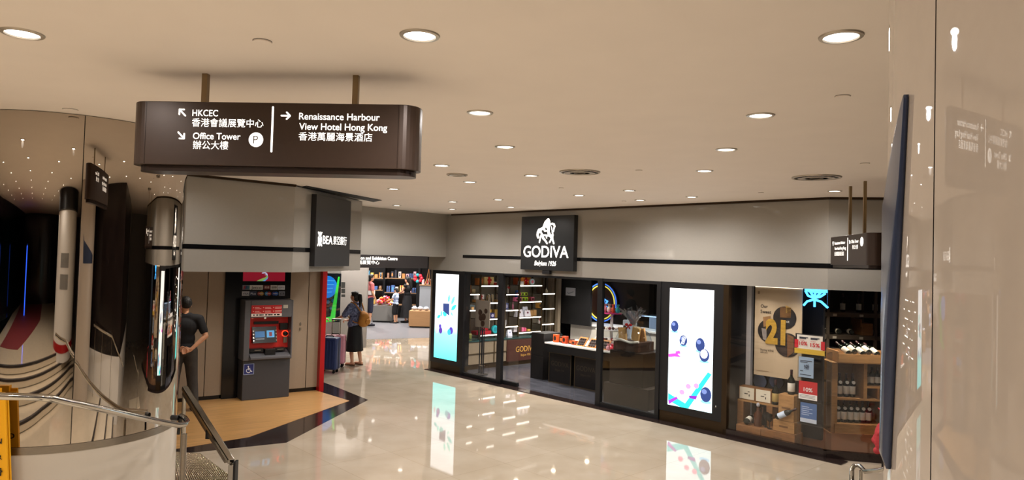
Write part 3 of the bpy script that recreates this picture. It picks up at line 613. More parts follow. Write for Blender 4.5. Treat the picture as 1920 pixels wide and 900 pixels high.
# ------------------------------------------------------------------ inside the chocolate shop
m_led = mat('led_strip', (255, 246, 232), .4, emit=5.0)
m_shelf = mat('shelf_board', (92, 80, 64), .35, noise=.2, nscale=6)
m_teal = mat('teal_glass_top', (34, 66, 66), .15, noise=.15, nscale=4)
m_upr = mat('brass_upright', (96, 82, 60), .35, .7, noise=.1, nscale=9)
su = thing('wall_shelving', 'brass framed wall shelving with lit shelf edges full of chocolate gifts', 'shelf', S, (1.9, .2, .006))
ups = (.54, .97, 1.72, 2.15, 2.91, 3.36)
for x in ups: MB().box(x - .018, x + .018, .0, .03, .006, 2.1).build('upright', m_upr, su); MB().box(x - .012, x + .012, .33, .36, .006, 2.1).build('upright', m_upr, su)
SH = []
for i in range(5):
    zs = (1.8, 1.42, 1.06, .71) if i % 2 else (1.6, 1.24, .87)
    if i == 0: zs = (1.62, 1.27)
    for z in zs:
        MB().box(ups[i] + .02, ups[i + 1] - .02, .015, .35, z - .018, z).build('shelf_board', m_shelf, su)
        MB().box(ups[i] + .025, ups[i + 1] - .025, .0, .014, z - .028, z - .008).build('light_edge', m_led, su)
ba = thing('gift_cabinet', 'low cabinet with teal top under the wall shelving, brown lettered front', 'cabinet', S, (1.9, 0, .006))
MB().box(.5, 3.4, -.18, .34, .12, .6).build('body', mat('cab_taupe', (132, 118, 98), .5, noise=.06, nscale=5), ba)
MB().box(.48, 3.42, -.2, .34, .6, .63).build('top', m_teal, ba)
MB().box(.48, 3.42, -.16, .34, .006, .12).build('plinth', m_bronze, ba)
MB().box(1.62, 2.9, -.2, -.18, .1, .58).build('front_panel', mat('choc_brown', (66, 34, 26), .3, noise=.1, nscale=6), ba)
for x in (.9, 1.25): MB().box(x - .012, x + .012, -.195, -.18, .12, .6).build('rail', m_upr, ba)
MB().box(.5, 1.62, -.195, -.18, .33, .35).build('rail', m_upr, ba)
m_gold_t = mat('gold_letters', (214, 168, 84), .3, .6, emit=.25)
text_mb('GODIVA', 2.2, -.201, .3, .13, .62, align='C', bold=.005).build('lettering', m_gold_t, ba)
text_mb('Belgium 1926', 2.2, -.201, .2, .05, .3, align='C', bold=.005).build('lettering', m_gold_t, ba)

def cm(c, rough=.45): return mat('c_%d_%d_%d' % c, c, rough, noise=.05, nscale=20)
def bow(F, root, x, y, z, s, c):
    b = MB(); 
    for k in (-1, 1): b.ell((x + k * s * .55, y, z + s * .2), (s * .55, s * .25, s * .35), 10, 6); b.tube([(x, y - .005, z), (x + k * s * .5, y - .005, z - s * .8)], [s * .12, s * .18], 6)
    b.ell((x, y - .01, z), (s * .2, s * .25, s * .2), 8, 6); b.build('bow', cm(c, .3), root, smooth=True)
def gift_box(F, lab, x0, x1, z0, z1, y, d, c, rc=None, grp=None, kind='gift_box', cat='gift box', bowsz=None, emblem=None, vert=True):
    t = thing(kind, lab, cat, F, ((x0 + x1) / 2, y + d / 2, z0), grp)
    MB().box(x0, x1, y, y + d, z0, z1).build('box', cm(c), t, bevel=.004)
    if rc:
        w = min(.03, (x1 - x0) * .14); xm = (x0 + x1) / 2
        MB().box(xm - w, xm + w, y - .003, y + d + .003, z0, z1 + .003).build('ribbon', cm(rc, .3), t)
        bow(F, t, xm, y - .015, z0 + (z1 - z0) * .55, bowsz or (x1 - x0) * .22, rc)
    if emblem:
        MB().face(oval((x0 + x1) / 2, (z0 + z1) / 2, (x1 - x0) * .3, (z1 - z0) * .3), y - .003, y + .001).build('print', cm(emblem), t)
    return t
def bottle_like(F, lab, x, y, z0, h, r, c, cap=(220, 200, 150), cat='bottle', rc=None):
    t = thing('gift_bottle', lab, cat, F, (x, y, z0))
    MB().lathe([(r * .9, z0), (r, z0 + h * .05), (r, z0 + h * .55), (r * .35, z0 + h * .72), (r * .3, z0 + h * .85)], x, y, 16).build('body', cm(c, .2), t, smooth=True)
    MB().lathe([(r * .36, z0 + h * .85), (r * .36, z0 + h)], x, y, 12).build('cap', cm(cap, .3), t)
    if rc: bow(F, t, x, y - r, z0 + h * .7, r * 1.3, rc)
    return t
def tin(F, lab, x, y, z0, r, h, c, c2):
    t = thing('round_tin', lab, 'tin', F, (x, y, z0))
    MB().lathe([(r, z0), (r, z0 + h)], x, y, 28).build('tin', cm(c, .25), t, smooth=True); MB().lathe([(r * 1.03, z0 + h * .8), (r * 1.03, z0 + h), (r * .9, z0 + h * 1.06), (.0001, z0 + h * 1.06)], x, y, 28).build('lid', cm(c2, .25), t, smooth=True)
def disc_tin(F, lab, x, y, z0, r, d, c, c2):
    t = thing('round_tin', lab, 'tin', F, (x, y, z0))
    MB().lathe_dir([(r, 0), (r, d)], (x, y, z0 + r), (0, 1, 0), 28).build('tin', cm(c, .25), t); MB().face(oval(x, z0 + r, r * .5, r * .5), y - .003, y + .002).build('print', cm(c2), t)
def bag(F, lab, x0, x1, z0, z1, y, d, c, pc):
    t = thing('gift_bag', lab, 'gift bag', F, ((x0 + x1) / 2, y, z0)); e = (x1 - x0) * .06
    b = MB(); vs = [(x0, y, z0), (x1, y, z0), (x1, y + d, z0), (x0, y + d, z0), (x0 + e, y + d * .35, z1), (x1 - e, y + d * .35, z1), (x1 - e, y + d * .6, z1), (x0 + e, y + d * .6, z1)]
    b.add(vs, [(3, 2, 1, 0), (4, 5, 6, 7), (0, 1, 5, 4), (1, 2, 6, 5), (2, 3, 7, 6), (3, 0, 4, 7)]).build('bag', cm(c), t)
    xm = (x0 + x1) / 2; MB().tube([(xm - e * 2, y + d * .35, z1 - .01), (xm - e * 1.5, y + d * .3, z1 + .03), (xm + e * 1.5, y + d * .3, z1 + .03), (xm + e * 2, y + d * .35, z1 - .01)], .004, 6).build('handle', cm((120, 90, 60)), t)
    MB().face(oval(xm, z0 + (z1 - z0) * .55, (x1 - x0) * .16, (x1 - x0) * .16), y + d * .17, y + d * .3).build('print', cm(pc), t)
def s2x(X, t=.1): return onp(S, 865 + X / 9, 560, t)[0]
def s2w(X0, X1, t=.1): return s2x(X0, t), s2x(X1, t)
def s2h(dY): return dY / 9 / FPX * 14.2
# bay by bay, widths from the photograph, heights above the shelf they stand on
def gb(lab, X0, X1, z, hY, c, rc=None, y=.08, d=.12, **k):
    a, b = s2w(X0, X1, y); return gift_box(S, lab, a, b, z + .002, z + .002 + s2h(hY), y, d, c, rc, **k)
gb('tall orange gift box behind the door glass next to the leafy poster', 100, 158, 1.62, 155, (236, 130, 30))
gb('cream pyramid-like carton beside the tall orange gift box', 180, 235, 1.62, 75, (236, 214, 160), d=.1)
gb('brown and orange carton with dark red band on the top shelf behind the glass door', 275, 360, 1.8, 125, (214, 122, 48), (120, 30, 20), bowsz=.02)
gb('big pale yellow gift box with red bow, top shelf behind the glass door', 380, 540, 1.8, 150, (250, 226, 150), (226, 36, 30))
a, b = s2w(545, 600); tin(S, 'small red and white round tin on the top shelf behind the glass door', (a + b) / 2, .14, 1.802, (b - a) / 2, .07, (226, 60, 52), (246, 235, 225))
gb('flat tan carton under the white gift box behind the glass door', 262, 400, 1.42, 50, (214, 150, 82), d=.16, y=.06)
gb('white gift box with big red bow on a tan carton behind the glass door', 265, 385, 1.42 + s2h(50) + .004, 90, (246, 240, 236), (228, 40, 34), y=.07)
for k in range(4):
    x = s2x(420 + k * 44, .1); t = thing('chocolate_tablet', '%s striped chocolate tablet leaning in the fan behind the glass door' % ('first', 'second', 'third', 'fourth')[k], 'chocolate', S, (x, .1, 1.422), 'fan of chocolate tablets')
    MB().face([(x - .03, 1.422), (x + .03, 1.422), (x + .05 - .02 * k * .5, 1.58), (x - .005 - .02 * k * .5, 1.6)], .08 + k * .02, .095 + k * .02).build('wrapper', cm(((60, 44, 36), (228, 220, 206), (54, 46, 52), (200, 190, 170))[k]), t)
    MB().stroke([(x - .008, 1.44), (x + .012, 1.57)], .006, .077 + k * .02, .08 + k * .02).build('gold_line', cm((222, 190, 110), .3), t)
gb('small tan carton at the end of the second shelf behind the glass door', 595, 650, 1.42, 38, (206, 158, 92))
gb('olive gold carton on the third shelf beside the black door post', 570, 650, 1.06, 150, (160, 128, 60), y=.14)
gb('dark blue box with pale print on the third shelf behind the glass door', 500, 572, 1.06, 98, (52, 50, 110), emblem=(200, 196, 220), y=.05)
gb('narrow yellow carton on the third shelf behind the glass door', 480, 518, 1.06, 150, (226, 176, 60), y=.2)
a, b = s2w(540, 640); disc_tin(S, 'turquoise round tin standing on edge behind the glass door', (a + b) / 2, .1, .712, (b - a) / 2, .05, (40, 178, 190), (20, 140, 160))
gb('flat dark red box on the lowest shelf behind the glass door', 280, 520, .71, 62, (168, 26, 40), d=.2, y=.04)
gb('upright red box behind the flat dark red one', 360, 470, .71, 140, (206, 34, 48), y=.26, d=.08)
gb('grey blue carton on the second shelf next to the leafy poster', 140, 235, 1.27, 80, (128, 150, 160), y=.06)
gb('small white and orange carton next to the leafy poster', 180, 222, 1.27, 50, (240, 190, 130), y=.02, d=.04)
x = s2x(165); tin(S, 'olive green pot on the cabinet next to the leafy poster', x, .12, .64, .05, .1, (120, 128, 70), (180, 170, 110))
gb('orange carton on the teal cabinet top behind the door glass', 100, 150, .63, 110, (226, 150, 40), y=.02)
bottle_like(S, 'slim bottle with red bow beside the black door post', s2x(790), .12, 1.602, s2h(165), .03, (200, 196, 190), rc=(216, 30, 34))
bottle_like(S, 'pink capped slim bottle beside the black door post', s2x(872), .1, 1.24, s2h(140), .024, (206, 120, 150), (236, 130, 170))
gb('blue and lilac carton beside the black door post', 735, 800, 1.24, 120, (108, 118, 176), emblem=(214, 210, 236))
gb('white cone-shaped carton on the third narrow shelf past the door post', 722, 770, .87, 110, (226, 228, 232), y=.05)
a, b = s2w(775, 850); bag(S, 'white gift bag on the teal cabinet top past the door post', a, b, .632, .78, .04, .08, (226, 228, 244), (150, 160, 200))
gb('orange gift box with red ribbon on the top shelf left of the white round tin', 1000, 1165, 1.8, 140, (246, 150, 50), (206, 28, 34))
gb('brown and orange carton at the start of the top open shelf', 925, 968, 1.8, 140, (190, 84, 36), y=.16)
gb('small white carton standing before the orange gift box', 970, 1045, 1.8, 72, (244, 240, 232), y=.02, d=.05)
a, b = s2w(1145, 1220, .05); disc_tin(S, 'pale blue and white round tin on the top open shelf', (a + b) / 2, .03, 1.802, (b - a) / 2, .04, (206, 230, 236), (240, 120, 140))
gb('bright blue carton below the orange gift box', 930, 968, 1.42, 200, (40, 110, 216), y=.28, d=.05)
cc = ((238, 110, 150), (188, 226, 70), (196, 226, 60)); nm = ('pink', 'lime', 'yellow green')
for k in range(3): gb('%s chocolate pack, upper row of the colourful stack' % nm[k], 955 + k * 55, 1006 + k * 55, 1.42 + .125, 62, cc[k], emblem=(70, 34, 24), y=.1, d=.06, grp='colourful chocolate packs', kind='chocolate_pack', cat='chocolate pack')
cc = ((244, 120, 170), (236, 110, 150), (190, 226, 70), (204, 236, 50), (150, 40, 50), (240, 130, 160)); nm = ('hot pink, at the left end', 'pink, second', 'lime, third', 'yellow green, fourth', 'dark red, fifth', 'rose, at the outer end')
for k in range(6): gb('chocolate pack, %s of the lower row in the colourful stack' % nm[k], 918 + k * 53, 968 + k * 53, 1.42, 76, cc[k], emblem=(76, 36, 26) if k != 3 else (90, 150, 20), y=.06, d=.1, grp='colourful chocolate packs', kind='chocolate_pack', cat='chocolate pack')
a, b = s2w(940, 1060, .06); bag(S, 'widest white gift bag with a dark emblem on the third open shelf', a, b, 1.062, 1.062 + s2h(140), .06, .1, (236, 234, 246), (120, 84, 60))
a, b = s2w(1085, 1185, .05); bag(S, 'white gift bag with pink corner on the third open shelf', a, b, 1.062, 1.062 + s2h(118), .05, .08, (240, 236, 246), (130, 70, 90))
a, b = s2w(1050, 1140, .16); bag(S, 'white gift bag standing behind two others on the third open shelf', a, b, 1.062, 1.062 + s2h(180), .16, .08, (226, 230, 244), (90, 70, 90))
for k in range(2): gb('tan carton with gold front, %s on the third open shelf end' % ('first' , 'second')[k], 1170 + k * 55, 1222 + k * 55, 1.06, 105 + 10 * k, (190, 146, 92), y=.12)
for k, (X0, X1, hy, c, l) in enumerate(((904, 962, 100, (240, 232, 238), 'white carton'), (978, 1030, 92, (88, 50, 40), 'dark brown carton'), (1038, 1072, 75, (232, 120, 160), 'pink carton'), (1080, 1110, 70, (226, 90, 130), 'deep pink carton'), (1135, 1182, 36, (222, 176, 90), 'gold nugget carton'))):
    gb(l + ' on the lowest open shelf', X0, X1, .71, hy, c)
gb('brown carton on the end bay top shelf by the drape', 1320, 1405, 1.6, 120, (70, 46, 32), y=.1)
bottle_like(S, 'white capped cream bottle on the end bay top shelf', s2x(1422, .1), .08, 1.602, s2h(105), .035, (224, 214, 186), (240, 236, 226))
gb('gold carton with dark seal on the end bay middle shelf', 1312, 1352, 1.24, 105, (206, 152, 70), emblem=(60, 36, 26))
tin(S, 'dark round tin on the end bay middle shelf', s2x(1368, .1), .12, 1.242, .035, .07, (44, 36, 34), (60, 50, 46))
bottle_like(S, 'clear bottle with dark red bow on the end bay lower shelf', s2x(1332, .1), .12, .872, s2h(115), .032, (196, 190, 184), rc=(150, 24, 40))
# framed grey poster stand seen through the door
gp = thing('poster_stand', 'grey poster with chocolate truffles standing behind the glass door', 'poster', G, (1.75, .4, .02))
x0, z1 = onp(G, 892, 562, .4); x1, z0 = onp(G, 917, 616, .4)
MB().box(x0, x1, .4, .42, z0, z1).build('board', mat('poster_grey', (122, 112, 100), .5, noise=.05, nscale=9), gp)
for u, v, r in ((.35, .55, .06), (.6, .4, .07), (.4, .35, .06), (.75, .62, .05), (.55, .15, .06)): MB().face(oval(x0 + (x1 - x0) * u, z0 + (z1 - z0) * v, r, r), .394, .4).build('truffle_print', cm((58, 40, 30)), gp)
MB().box((x0 + x1) / 2 - .012, (x0 + x1) / 2 + .012, .405, .43, .03, z0).build('pole', m_blackm, gp); MB().lathe([(.14, .006), (.14, .02), (.02, .03)], (x0 + x1) / 2, .42, 24).build('foot', m_blackm, gp)

# counter table, stools, cubes
ct = thing('display_table', 'white topped display table with black apron in the shop entrance', 'table', G, (3.4, 1.2, .006))
MB().box(2.58, 4.42, .82, 1.75, .77, .8).build('top', mat('counter_white', (236, 234, 230), .25, noise=.03, nscale=6), ct, bevel=.004)
MB().box(2.6, 4.40, .84, 1.73, .62, .77).build('apron', m_blackm, ct)
MB().box(2.62, 2.7, 1.5, 1.7, .006, .62).build('leg', m_blackm, ct); MB().box(4.28, 4.36, .9, 1.7, .006, .62).build('leg', m_blackm, ct); MB().box(2.7, 4.28, 1.6, 1.68, .006, .62).build('back_panel', m_blackm, ct)
m_cube = mat('cube_black', (24, 21, 20), .4, noise=.2, nscale=7); m_edge = mat('cube_edge', (92, 80, 62), .35, .6)
for k, (x0, x1, y0, lab) in enumerate(((onp(G, 1029, 690, 1.0)[0], onp(G, 1071, 690, 1.0)[0], 1.0, 'gold edged black lettered cube under the table by the stacked black cubes'), (onp(G, 1077, 690, .97)[0], onp(G, 1121, 690, .97)[0], .97, 'gold edged black lettered cube under the table next to the dark glass panel'))):
    t = thing('display_cube', lab, 'cube stool', G, ((x0 + x1) / 2, y0 + .3, .006), 'lettered black cubes')
    MB().box(x0, x1, y0, y0 + .5, .006, .6).build('cube', m_cube, t, bevel=.004)
    B_ = MB()
    for a, b, c, d in ((x0, x1, .58, .6), (x0, x1, .006, .026), (x0, x0 + .018, .026, .58), (x1 - .018, x1, .026, .58)): B_.box(a, b, y0 - .006, y0 + .002, c, d)
    B_.build('edging', m_edge, t)
    text_mb('GODIVA', (x0 + x1) / 2, y0 - .001, .34, .095, .46, align='C').build('lettering', mat('cube_letter', (72, 63, 52), .4, .3), t)
    text_mb('Belgium 1926', (x0 + x1) / 2, y0 - .001, .25, .04, .24, align='C').build('lettering', mat('cube_letter', (72, 63, 52), .4, .3), t)
bx = thing('cube_stack', 'tall black block of two cubes at the table end near the shelves', 'display block', G, (2.15, 1.3, .006))
MB().box(2.03, 2.38, 1.0, 1.5, .006, .47).build('lower_cube', m_cube, bx, bevel=.004); MB().box(2.03, 2.38, 1.0, 1.5, .475, .93).build('upper_cube', m_cube, bx, bevel=.004)
pod = thing('podium', 'dark brown podium carrying the wrapped hamper, behind the dark glass', 'podium', G, (4.75, .75, .006))
m_pod = mat('podium_brown', (46, 38, 34), .3, noise=.08, nscale=6)
MB().box(4.5, 5.2, .45, 1.15, .34, .9).build('block', m_pod, pod, bevel=.004); MB().box(4.42, 5.35, .4, 1.3, .006, .34).build('base', mat('podium_base', (60, 51, 45), .35, noise=.08, nscale=5), pod, bevel=.004)
# hamper
hp = thing('hamper', 'chocolate hamper wrapped in cellophane with small red bow, on the podium', 'gift hamper', G, (4.72, .7, .902))
hx0, hz0 = 4.53, .9
MB().prism([(4.53, .5), (5.05, .5), (5.05, .95), (4.53, .95)], .902, 1.06).build('brown_box', cm((74, 52, 42)), hp, bevel=.006)
for k, (x, z, a, c) in enumerate(((4.66, 1.06, .1, (206, 160, 100)), (4.85, 1.07, -.15, (216, 170, 108)), (4.95, 1.06, .2, (190, 140, 88)), (4.75, 1.07, -.1, (226, 200, 160)))):
    b = MB().box(-.075, .075, -.02, .02, 0, .22); cs, sn = math.cos(a), math.sin(a)
    b.map(lambda v: (x + v.x * cs - v.z * sn, .6 + .08 * k + v.y, z + v.x * sn + v.z * cs)).build('biscuit_pack', cm(c), hp)
cel = MB()
for k in range(18):
    a = 2 * PI * k / 18; rr = .035 + .05 * random.random()
    cel.tube([(4.79 + .02 * math.cos(a), .7 + .02 * math.sin(a), 1.33), (4.79 + .07 * math.cos(a), .7 + .07 * math.sin(a), 1.43), (4.79 + (.12 + rr) * math.cos(a), .7 + (.12 + rr) * math.sin(a), 1.5 + .14 * random.random()), (4.79 + (.16 + rr * 1.6) * math.cos(a + .2), .7 + (.16 + rr) * math.sin(a + .2), 1.56 + .1 * random.random() - .1 * (k % 3 == 0))], [.012, .02, .022, .006], 6)
cel.build('cellophane_tuft', glass_mat('cellophane', (.95, .97, 1), .3), hp, smooth=True)
MB().lathe([(.3, .91), (.31, 1.08), (.26, 1.2), (.05, 1.34)], 4.79, .72, 20).build('cellophane_wrap', m_acryl, hp, smooth=True)
bow(G, hp, 4.75, .62, 1.32, .07, (204, 28, 30))
MB().tube([(4.53, .49, 1.06), (4.7, .47, 1.09), (4.9, .49, 1.05), (5.06, .5, 1.08)], .02, 8).build('paper_fringe', cm((222, 212, 198)), hp, smooth=True)
# tiered stand of sweets and packs on the table
ts = thing('tiered_stand', 'white tiered stand with pink top tray and rows of chocolates on the table', 'cake stand', G, (3.75, 1.3, .802))
for z, r, c in ((.92, .34, (240, 240, 240)), (1.12, .3, (238, 238, 238)), (1.42, .2, (226, 60, 140))):
    MB().lathe([(.03, z), (r, z), (r, z + .015), (.03, z + .015)], 3.75, 1.42, 28).build('tray', cm(c), ts)
MB().lathe([(.06, .802), (.03, .84), (.025, 1.42)], 3.75, 1.42, 16).build('column', cm((232, 230, 228)), ts)
for z, r, n_ in ((.935, .27, 16), (1.135, .23, 13)):
    for k in range(n_):
        a = PI + (k / (n_ - 1)) * PI; MB().ell((3.75 + r * math.cos(a), 1.42 + r * math.sin(a), z + .028), (.03, .03, .028), 8, 6).build('chocolate', cm(((70, 34, 26), (236, 226, 214), (120, 30, 34))[k % 3]), ts, smooth=True)
for k, (dx, c, l) in enumerate(((-.15, (244, 150, 170), 'pink'), (-.05, (236, 226, 216), 'cream'), (.05, (240, 96, 60), 'orange'), (.15, (40, 190, 200), 'turquoise'))):
    t = thing('sweet_bag', l + ' wrapped sweet bag on the pink tray of the tiered stand', 'sweet bag', G, (3.75 + dx, 1.4, 1.436)); MB().ell((3.75 + dx, 1.4, 1.436 + .06), (.047, .045, .06), 12, 8).build('pouch', cm(c), t, smooth=True); MB().lathe([(.012, 1.54), (.035, 1.59), (.03, 1.6)], 3.75 + dx, 1.4, 10).build('gather', cm(c), t, smooth=True)
for k in range(5):
    x = 2.68 + k * .12; gift_box(G, 'small dark orange chocolate box, %s from the stacked black cubes on the table edge' % ('first', 'second', 'third', 'fourth', 'fifth')[k], x, x + .1, .802, .802 + (.15, .12, .14, .09, .08)[k], .95 + .05 * (k % 2), .08, ((206, 90, 40), (60, 34, 26), (196, 70, 34), (70, 36, 28), (190, 84, 40))[k], emblem=((40, 24, 18), (206, 110, 50))[k % 2], grp='small dark orange boxes on the table', kind='chocolate_box', cat='chocolate box')
for k in range(3):
    x = 3.4 + k * .27; t = thing('chocolate_tray', ('open gold tray of dark chocolates, beside the small orange boxes', 'open gold tray of dark chocolates, in front of the tiered stand', 'open gold tray of dark chocolates, behind the entrance edge of the dark glass')[k], 'chocolate box', G, (x, .95, .802), 'open gold chocolate trays')
    b = MB().box(-.1, .1, 0, .02, 0, .19).map(lambda v: (x + v.x + v.z * .18, .92 + v.y + v.z * .5, .802 + v.z * .86)); b.build('tray', cm((196, 130, 66)), t); MB().box(-.08, .08, -.004, 0, .025, .165).map(lambda v: (x + v.x + v.z * .18, .92 + v.y + v.z * .5, .802 + v.z * .86)).build('inset', cm((40, 26, 22)), t)
    for i in range(3):
        for j in range(3): MB().ell((x - .055 + i * .055 + (.04 + j * .055) * .18, .915 + (.04 + j * .055) * .5, .802 + (.04 + j * .055) * .86), (.02, .014, .02), 8, 5).build('chocolate', cm((54, 30, 22)), t, smooth=True)
for k in range(9):
    x = 4.1 + .092 * (k % 4); yy = .9 + .09 * (k // 4); c = ((240, 170, 180), (230, 60, 80), (246, 236, 230), (200, 40, 70))[k % 4]
    t = thing('wrapped_sweet', '%s wrapped sweet bundle heaped at the table end behind the dark glass' % ('pale pink', 'red', 'white', 'crimson')[k % 4], 'sweet bag', G, (x, yy, .802), 'wrapped sweets at the table end'); MB().ell((x, yy, .802 + .045), (.045, .04, .045), 10, 6).build('pouch', cm(c), t, smooth=True); MB().lathe([(.008, .88), (.03, .92)], x, yy, 8).build('gather', cm(c), t)
gift_box(G, 'turquoise box at the table end behind the dark glass', 4.28, 4.4, .802, .9, 1.26, .1, (30, 160, 170))
for k, (x, z1, y) in enumerate(((4.2, 1.5, 1.4), (4.32, 1.36, 1.12))):
    bagw = .17; t = thing('clear_bag', ('tall', 'shorter')[k] + ' clear packet of truffles standing behind the dark glass', 'packet', G, (x, y, .802))
    MB().box(x - bagw / 2, x + bagw / 2, y, y + .1, .802, z1).build('packet', cm((196, 204, 216), .15), t, bevel=.02)
    for i in range(3): MB().ell((x - .03 + .04 * (i % 2), y - .004, .95 + .14 * i), (.03, .012, .035), 10, 6).build('truffle', cm((60, 36, 28)), t, smooth=True)
# back of the shop: black board, notice, white counter, glass case, neon ring
x0, z1 = onp(G, 1048, 519, 3.62); x1, z0 = onp(G, 1106, 612, 3.62)
bb = thing('black_board', 'large black board hanging at the back of the chocolate shop', 'board', G, ((x0 + x1) / 2, 3.62, z0)); MB().box(x0, x1, 3.62, 3.68, z0, 2.1).build('board', m_blackm, bb)
q0 = onp(G, 1061, 539, 3.6); q1 = onp(G, 1078, 555, 3.6); nt_ = thing('notice', 'small white notice on the black board', 'notice', G, (q0[0], 3.6, q1[1])); MB().box(q0[0], q1[0], 3.6, 3.62, q1[1], q0[1]).build('sheet', cm((188, 190, 196)), nt_)
MB().stroke([(q0[0] + .05, q1[1] + .07), (q0[0] + .1, q1[1] + .05), (q1[0] - .05, q1[1] + .1)], .006, 3.597, 3.601).build('drawing', cm((70, 80, 96)), nt_)
sc_ = thing('service_counter', 'white service counter with glass display case at the back of the chocolate shop', 'counter', G, (4.5, 4.0, .006))
MB().box(.62, 6.3, 3.75, 4.3, .006, .86).build('body', cm((214, 208, 196)), sc_); MB().box(.6, 6.32, 3.71, 4.32, .86, .9).build('top', cm((232, 232, 232), .2), sc_)
MB().box(2.6, 6.25, 3.8, 4.25, 1.22, 1.24).build('case_top', m_acryl, sc_); MB().box(2.6, 6.25, 3.79, 3.805, .9, 1.24).build('case_front', m_acryl, sc_); MB().box(2.6, 6.25, 4.22, 4.25, .9, 1.22).build('case_back', cm((150, 168, 196)), sc_); MB().box(2.6, 6.25, 3.82, 3.85, 1.2, 1.22).build('case_lamp', mat('case_led', (200, 220, 255), .4, emit=2.5), sc_)  # pale blue of the case back imitates a backlight by colour
for k in range(12): x = 3.35 + k * .245; t = thing('chocolate_plate', 'plate of chocolates inside the glass display case', 'plate', G, (x, 4.03, .905), 'plates in the display case'); MB().lathe([(.09, .905), (.1, .92)], x, 4.03, 16).build('plate', cm((226, 226, 230)), t); MB().ell((x, 4.03, .945), (.06, .06, .03), 10, 5).build('sweets', cm(((70, 40, 30), (200, 120, 120), (150, 80, 50))[k % 3]), t, smooth=True)
nr = thing('neon_ring', 'round blue and yellow neon ring sign at the back of the shop', 'neon sign', G, (4.0, 5.9, 1.3))
q = onp(G, 1127, 567, 5.9)
for r, c in ((.52, (70, 130, 255)), (.46, (240, 220, 90))): MB().tube([(q[0] + r * math.cos(2 * PI * k / 40), 5.9, q[1] + r * math.sin(2 * PI * k / 40)) for k in range(41)], .016, 8).build('neon_tube', mat('neon_%d' % c[0], c, .4, emit=1.6), nr, smooth=True)
MB().face(oval(q[0], q[1], .54, .54, 32), 5.93, 5.96).build('backing', cm((60, 16, 20)), nr)
text_mb('ice', q[0] + .02, 5.9, q[1] - .1, .22, .3, align='C', bold=.02).build('lettering', mat('neon_ice', (90, 170, 255), .4, emit=2.5), nr) if False else MB().tube([(q[0] + .05, 5.9, q[1] - .15), (q[0] + .12, 5.9, q[1] + .1), (q[0] + .22, 5.9, q[1] + .05), (q[0] + .14, 5.9, q[1] - .08), (q[0] + .28, 5.9, q[1] - .16)], .03, 8).build('neon_script', mat('neon_ice', (90, 170, 255), .4, emit=2.5), nr, smooth=True)
struct(MB().box(4.55, 5.2, 6.15, 6.19, 0, 2.1).build('wall_shop_red', cm((58, 12, 16)), F=G))
cmx = thing('coffee_machine', 'dark coffee machine on the back counter behind the dark glass', 'coffee machine', G, (5.9, 5.2, .92)); MB().box(5.5, 6.4, 5.0, 5.5, .92, 1.45).build('body', cm((40, 40, 44), .25), cmx, bevel=.03); MB().box(5.55, 6.35, 5.05, 5.45, 1.45, 1.5).build('cup_rail', m_brush, cmx); MB().tube([(5.8, 4.98, 1.3), (5.8, 4.9, 1.28)], .03, 10).build('group_head', m_steel, cmx)
MB_ = MB().box(1.5, 6.7, 4.9, 5.6, .006, .92); t = thing('back_counter', 'dark back counter along the rear wall of the chocolate shop', 'counter', G, (4, 5.2, .006)); MB_.build('body', m_blackm, t)
for k in range(2): gift_box(G, ('lower', 'upper')[k] + ' flat brown carton stacked on the glass display case', 5.35, 5.95, 1.242 + .15 * k, 1.385 + .15 * k, 3.85, .35, (116, 82, 58), kind='carton', cat='carton')
for x, y in ((1.8, .9), (1.8, 2.0), (1.8, 3.1), (3.2, .7), (5.3, .8), (3.6, 3.0), (5.4, 3.0), (2.6, 4.4)):
    L = bpy.data.lights.get('shop_lamp') or bpy.data.lights.new('shop_lamp', 'SPOT'); L.energy = SHOP_W; L.color = (1, .93, .85); L.spot_size = math.radians(140); L.spot_blend = .8; L.shadow_soft_size = .06
    t = thing('shop_downlight', 'small downlight in the chocolate shop ceiling', 'light', G, (x, y, 2.12), 'chocolate shop downlights'); MB().lathe([(.05, 2.1), (.05, 2.12)], x, y, 20).build('can', m_blackm, t); MB().lathe([(.0001, 2.099), (.042, 2.099)], x, y, 20).build('diffuser', m_diff, t)
    o = bpy.data.objects.new('lamp', L); COL.objects.link(o); o.parent = t; o.location = (0, 0, -.05)
# ------------------------------------------------------------------ cash machine
m_atm = mat('atm_grey', (86, 86, 90), .4, noise=.06, nscale=30); m_atm_d = mat('atm_dark', (60, 60, 63), .45, noise=.06, nscale=30)
m_atm_red = mat('atm_red', (186, 34, 24), .35, emit=.08); m_ad = mat('atm_black', (16, 16, 18), .25)
at = thing('cash_machine', 'grey cash machine with red keypad bay and blue wheelchair badge', 'cash machine', A, (1.2, -.05, .006))
AF = -.25; ax = lambda X, Y, t=AF: onp(A, 430 + X / 3.463, 500 + Y / 3.4615, t)
xL, xR = ax(110, 400)[0], ax(412, 400)[0]
zT = ax(250, 218)[1]; zM = ax(250, 605)[1]
bayL, bayR = ax(135, 400)[0], ax(402, 400)[0]; bayT = ax(250, 330)[1]; bayB = ax(250, 545)[1]
lx0, lx1 = ax(85, 800)[0], ax(392, 800)[0]
MB().box(lx0, lx1, AF + .03, AW, .006, zM).build('lower_cabinet', m_atm_d, at, bevel=.01)
B_ = MB(); B_.box(xL - .03, bayL, AF, AW, zM, zT); B_.box(bayR, xR, AF, AW, zM, zT); B_.box(bayL, bayR, AF, AW, bayT, zT); B_.box(bayL, bayR, AF, AW, zM, bayB - .1); B_.box(bayL, bayR, AF + .2, AW, bayB - .1, bayT)
B_.build('upper_housing', m_atm, at, bevel=.008)
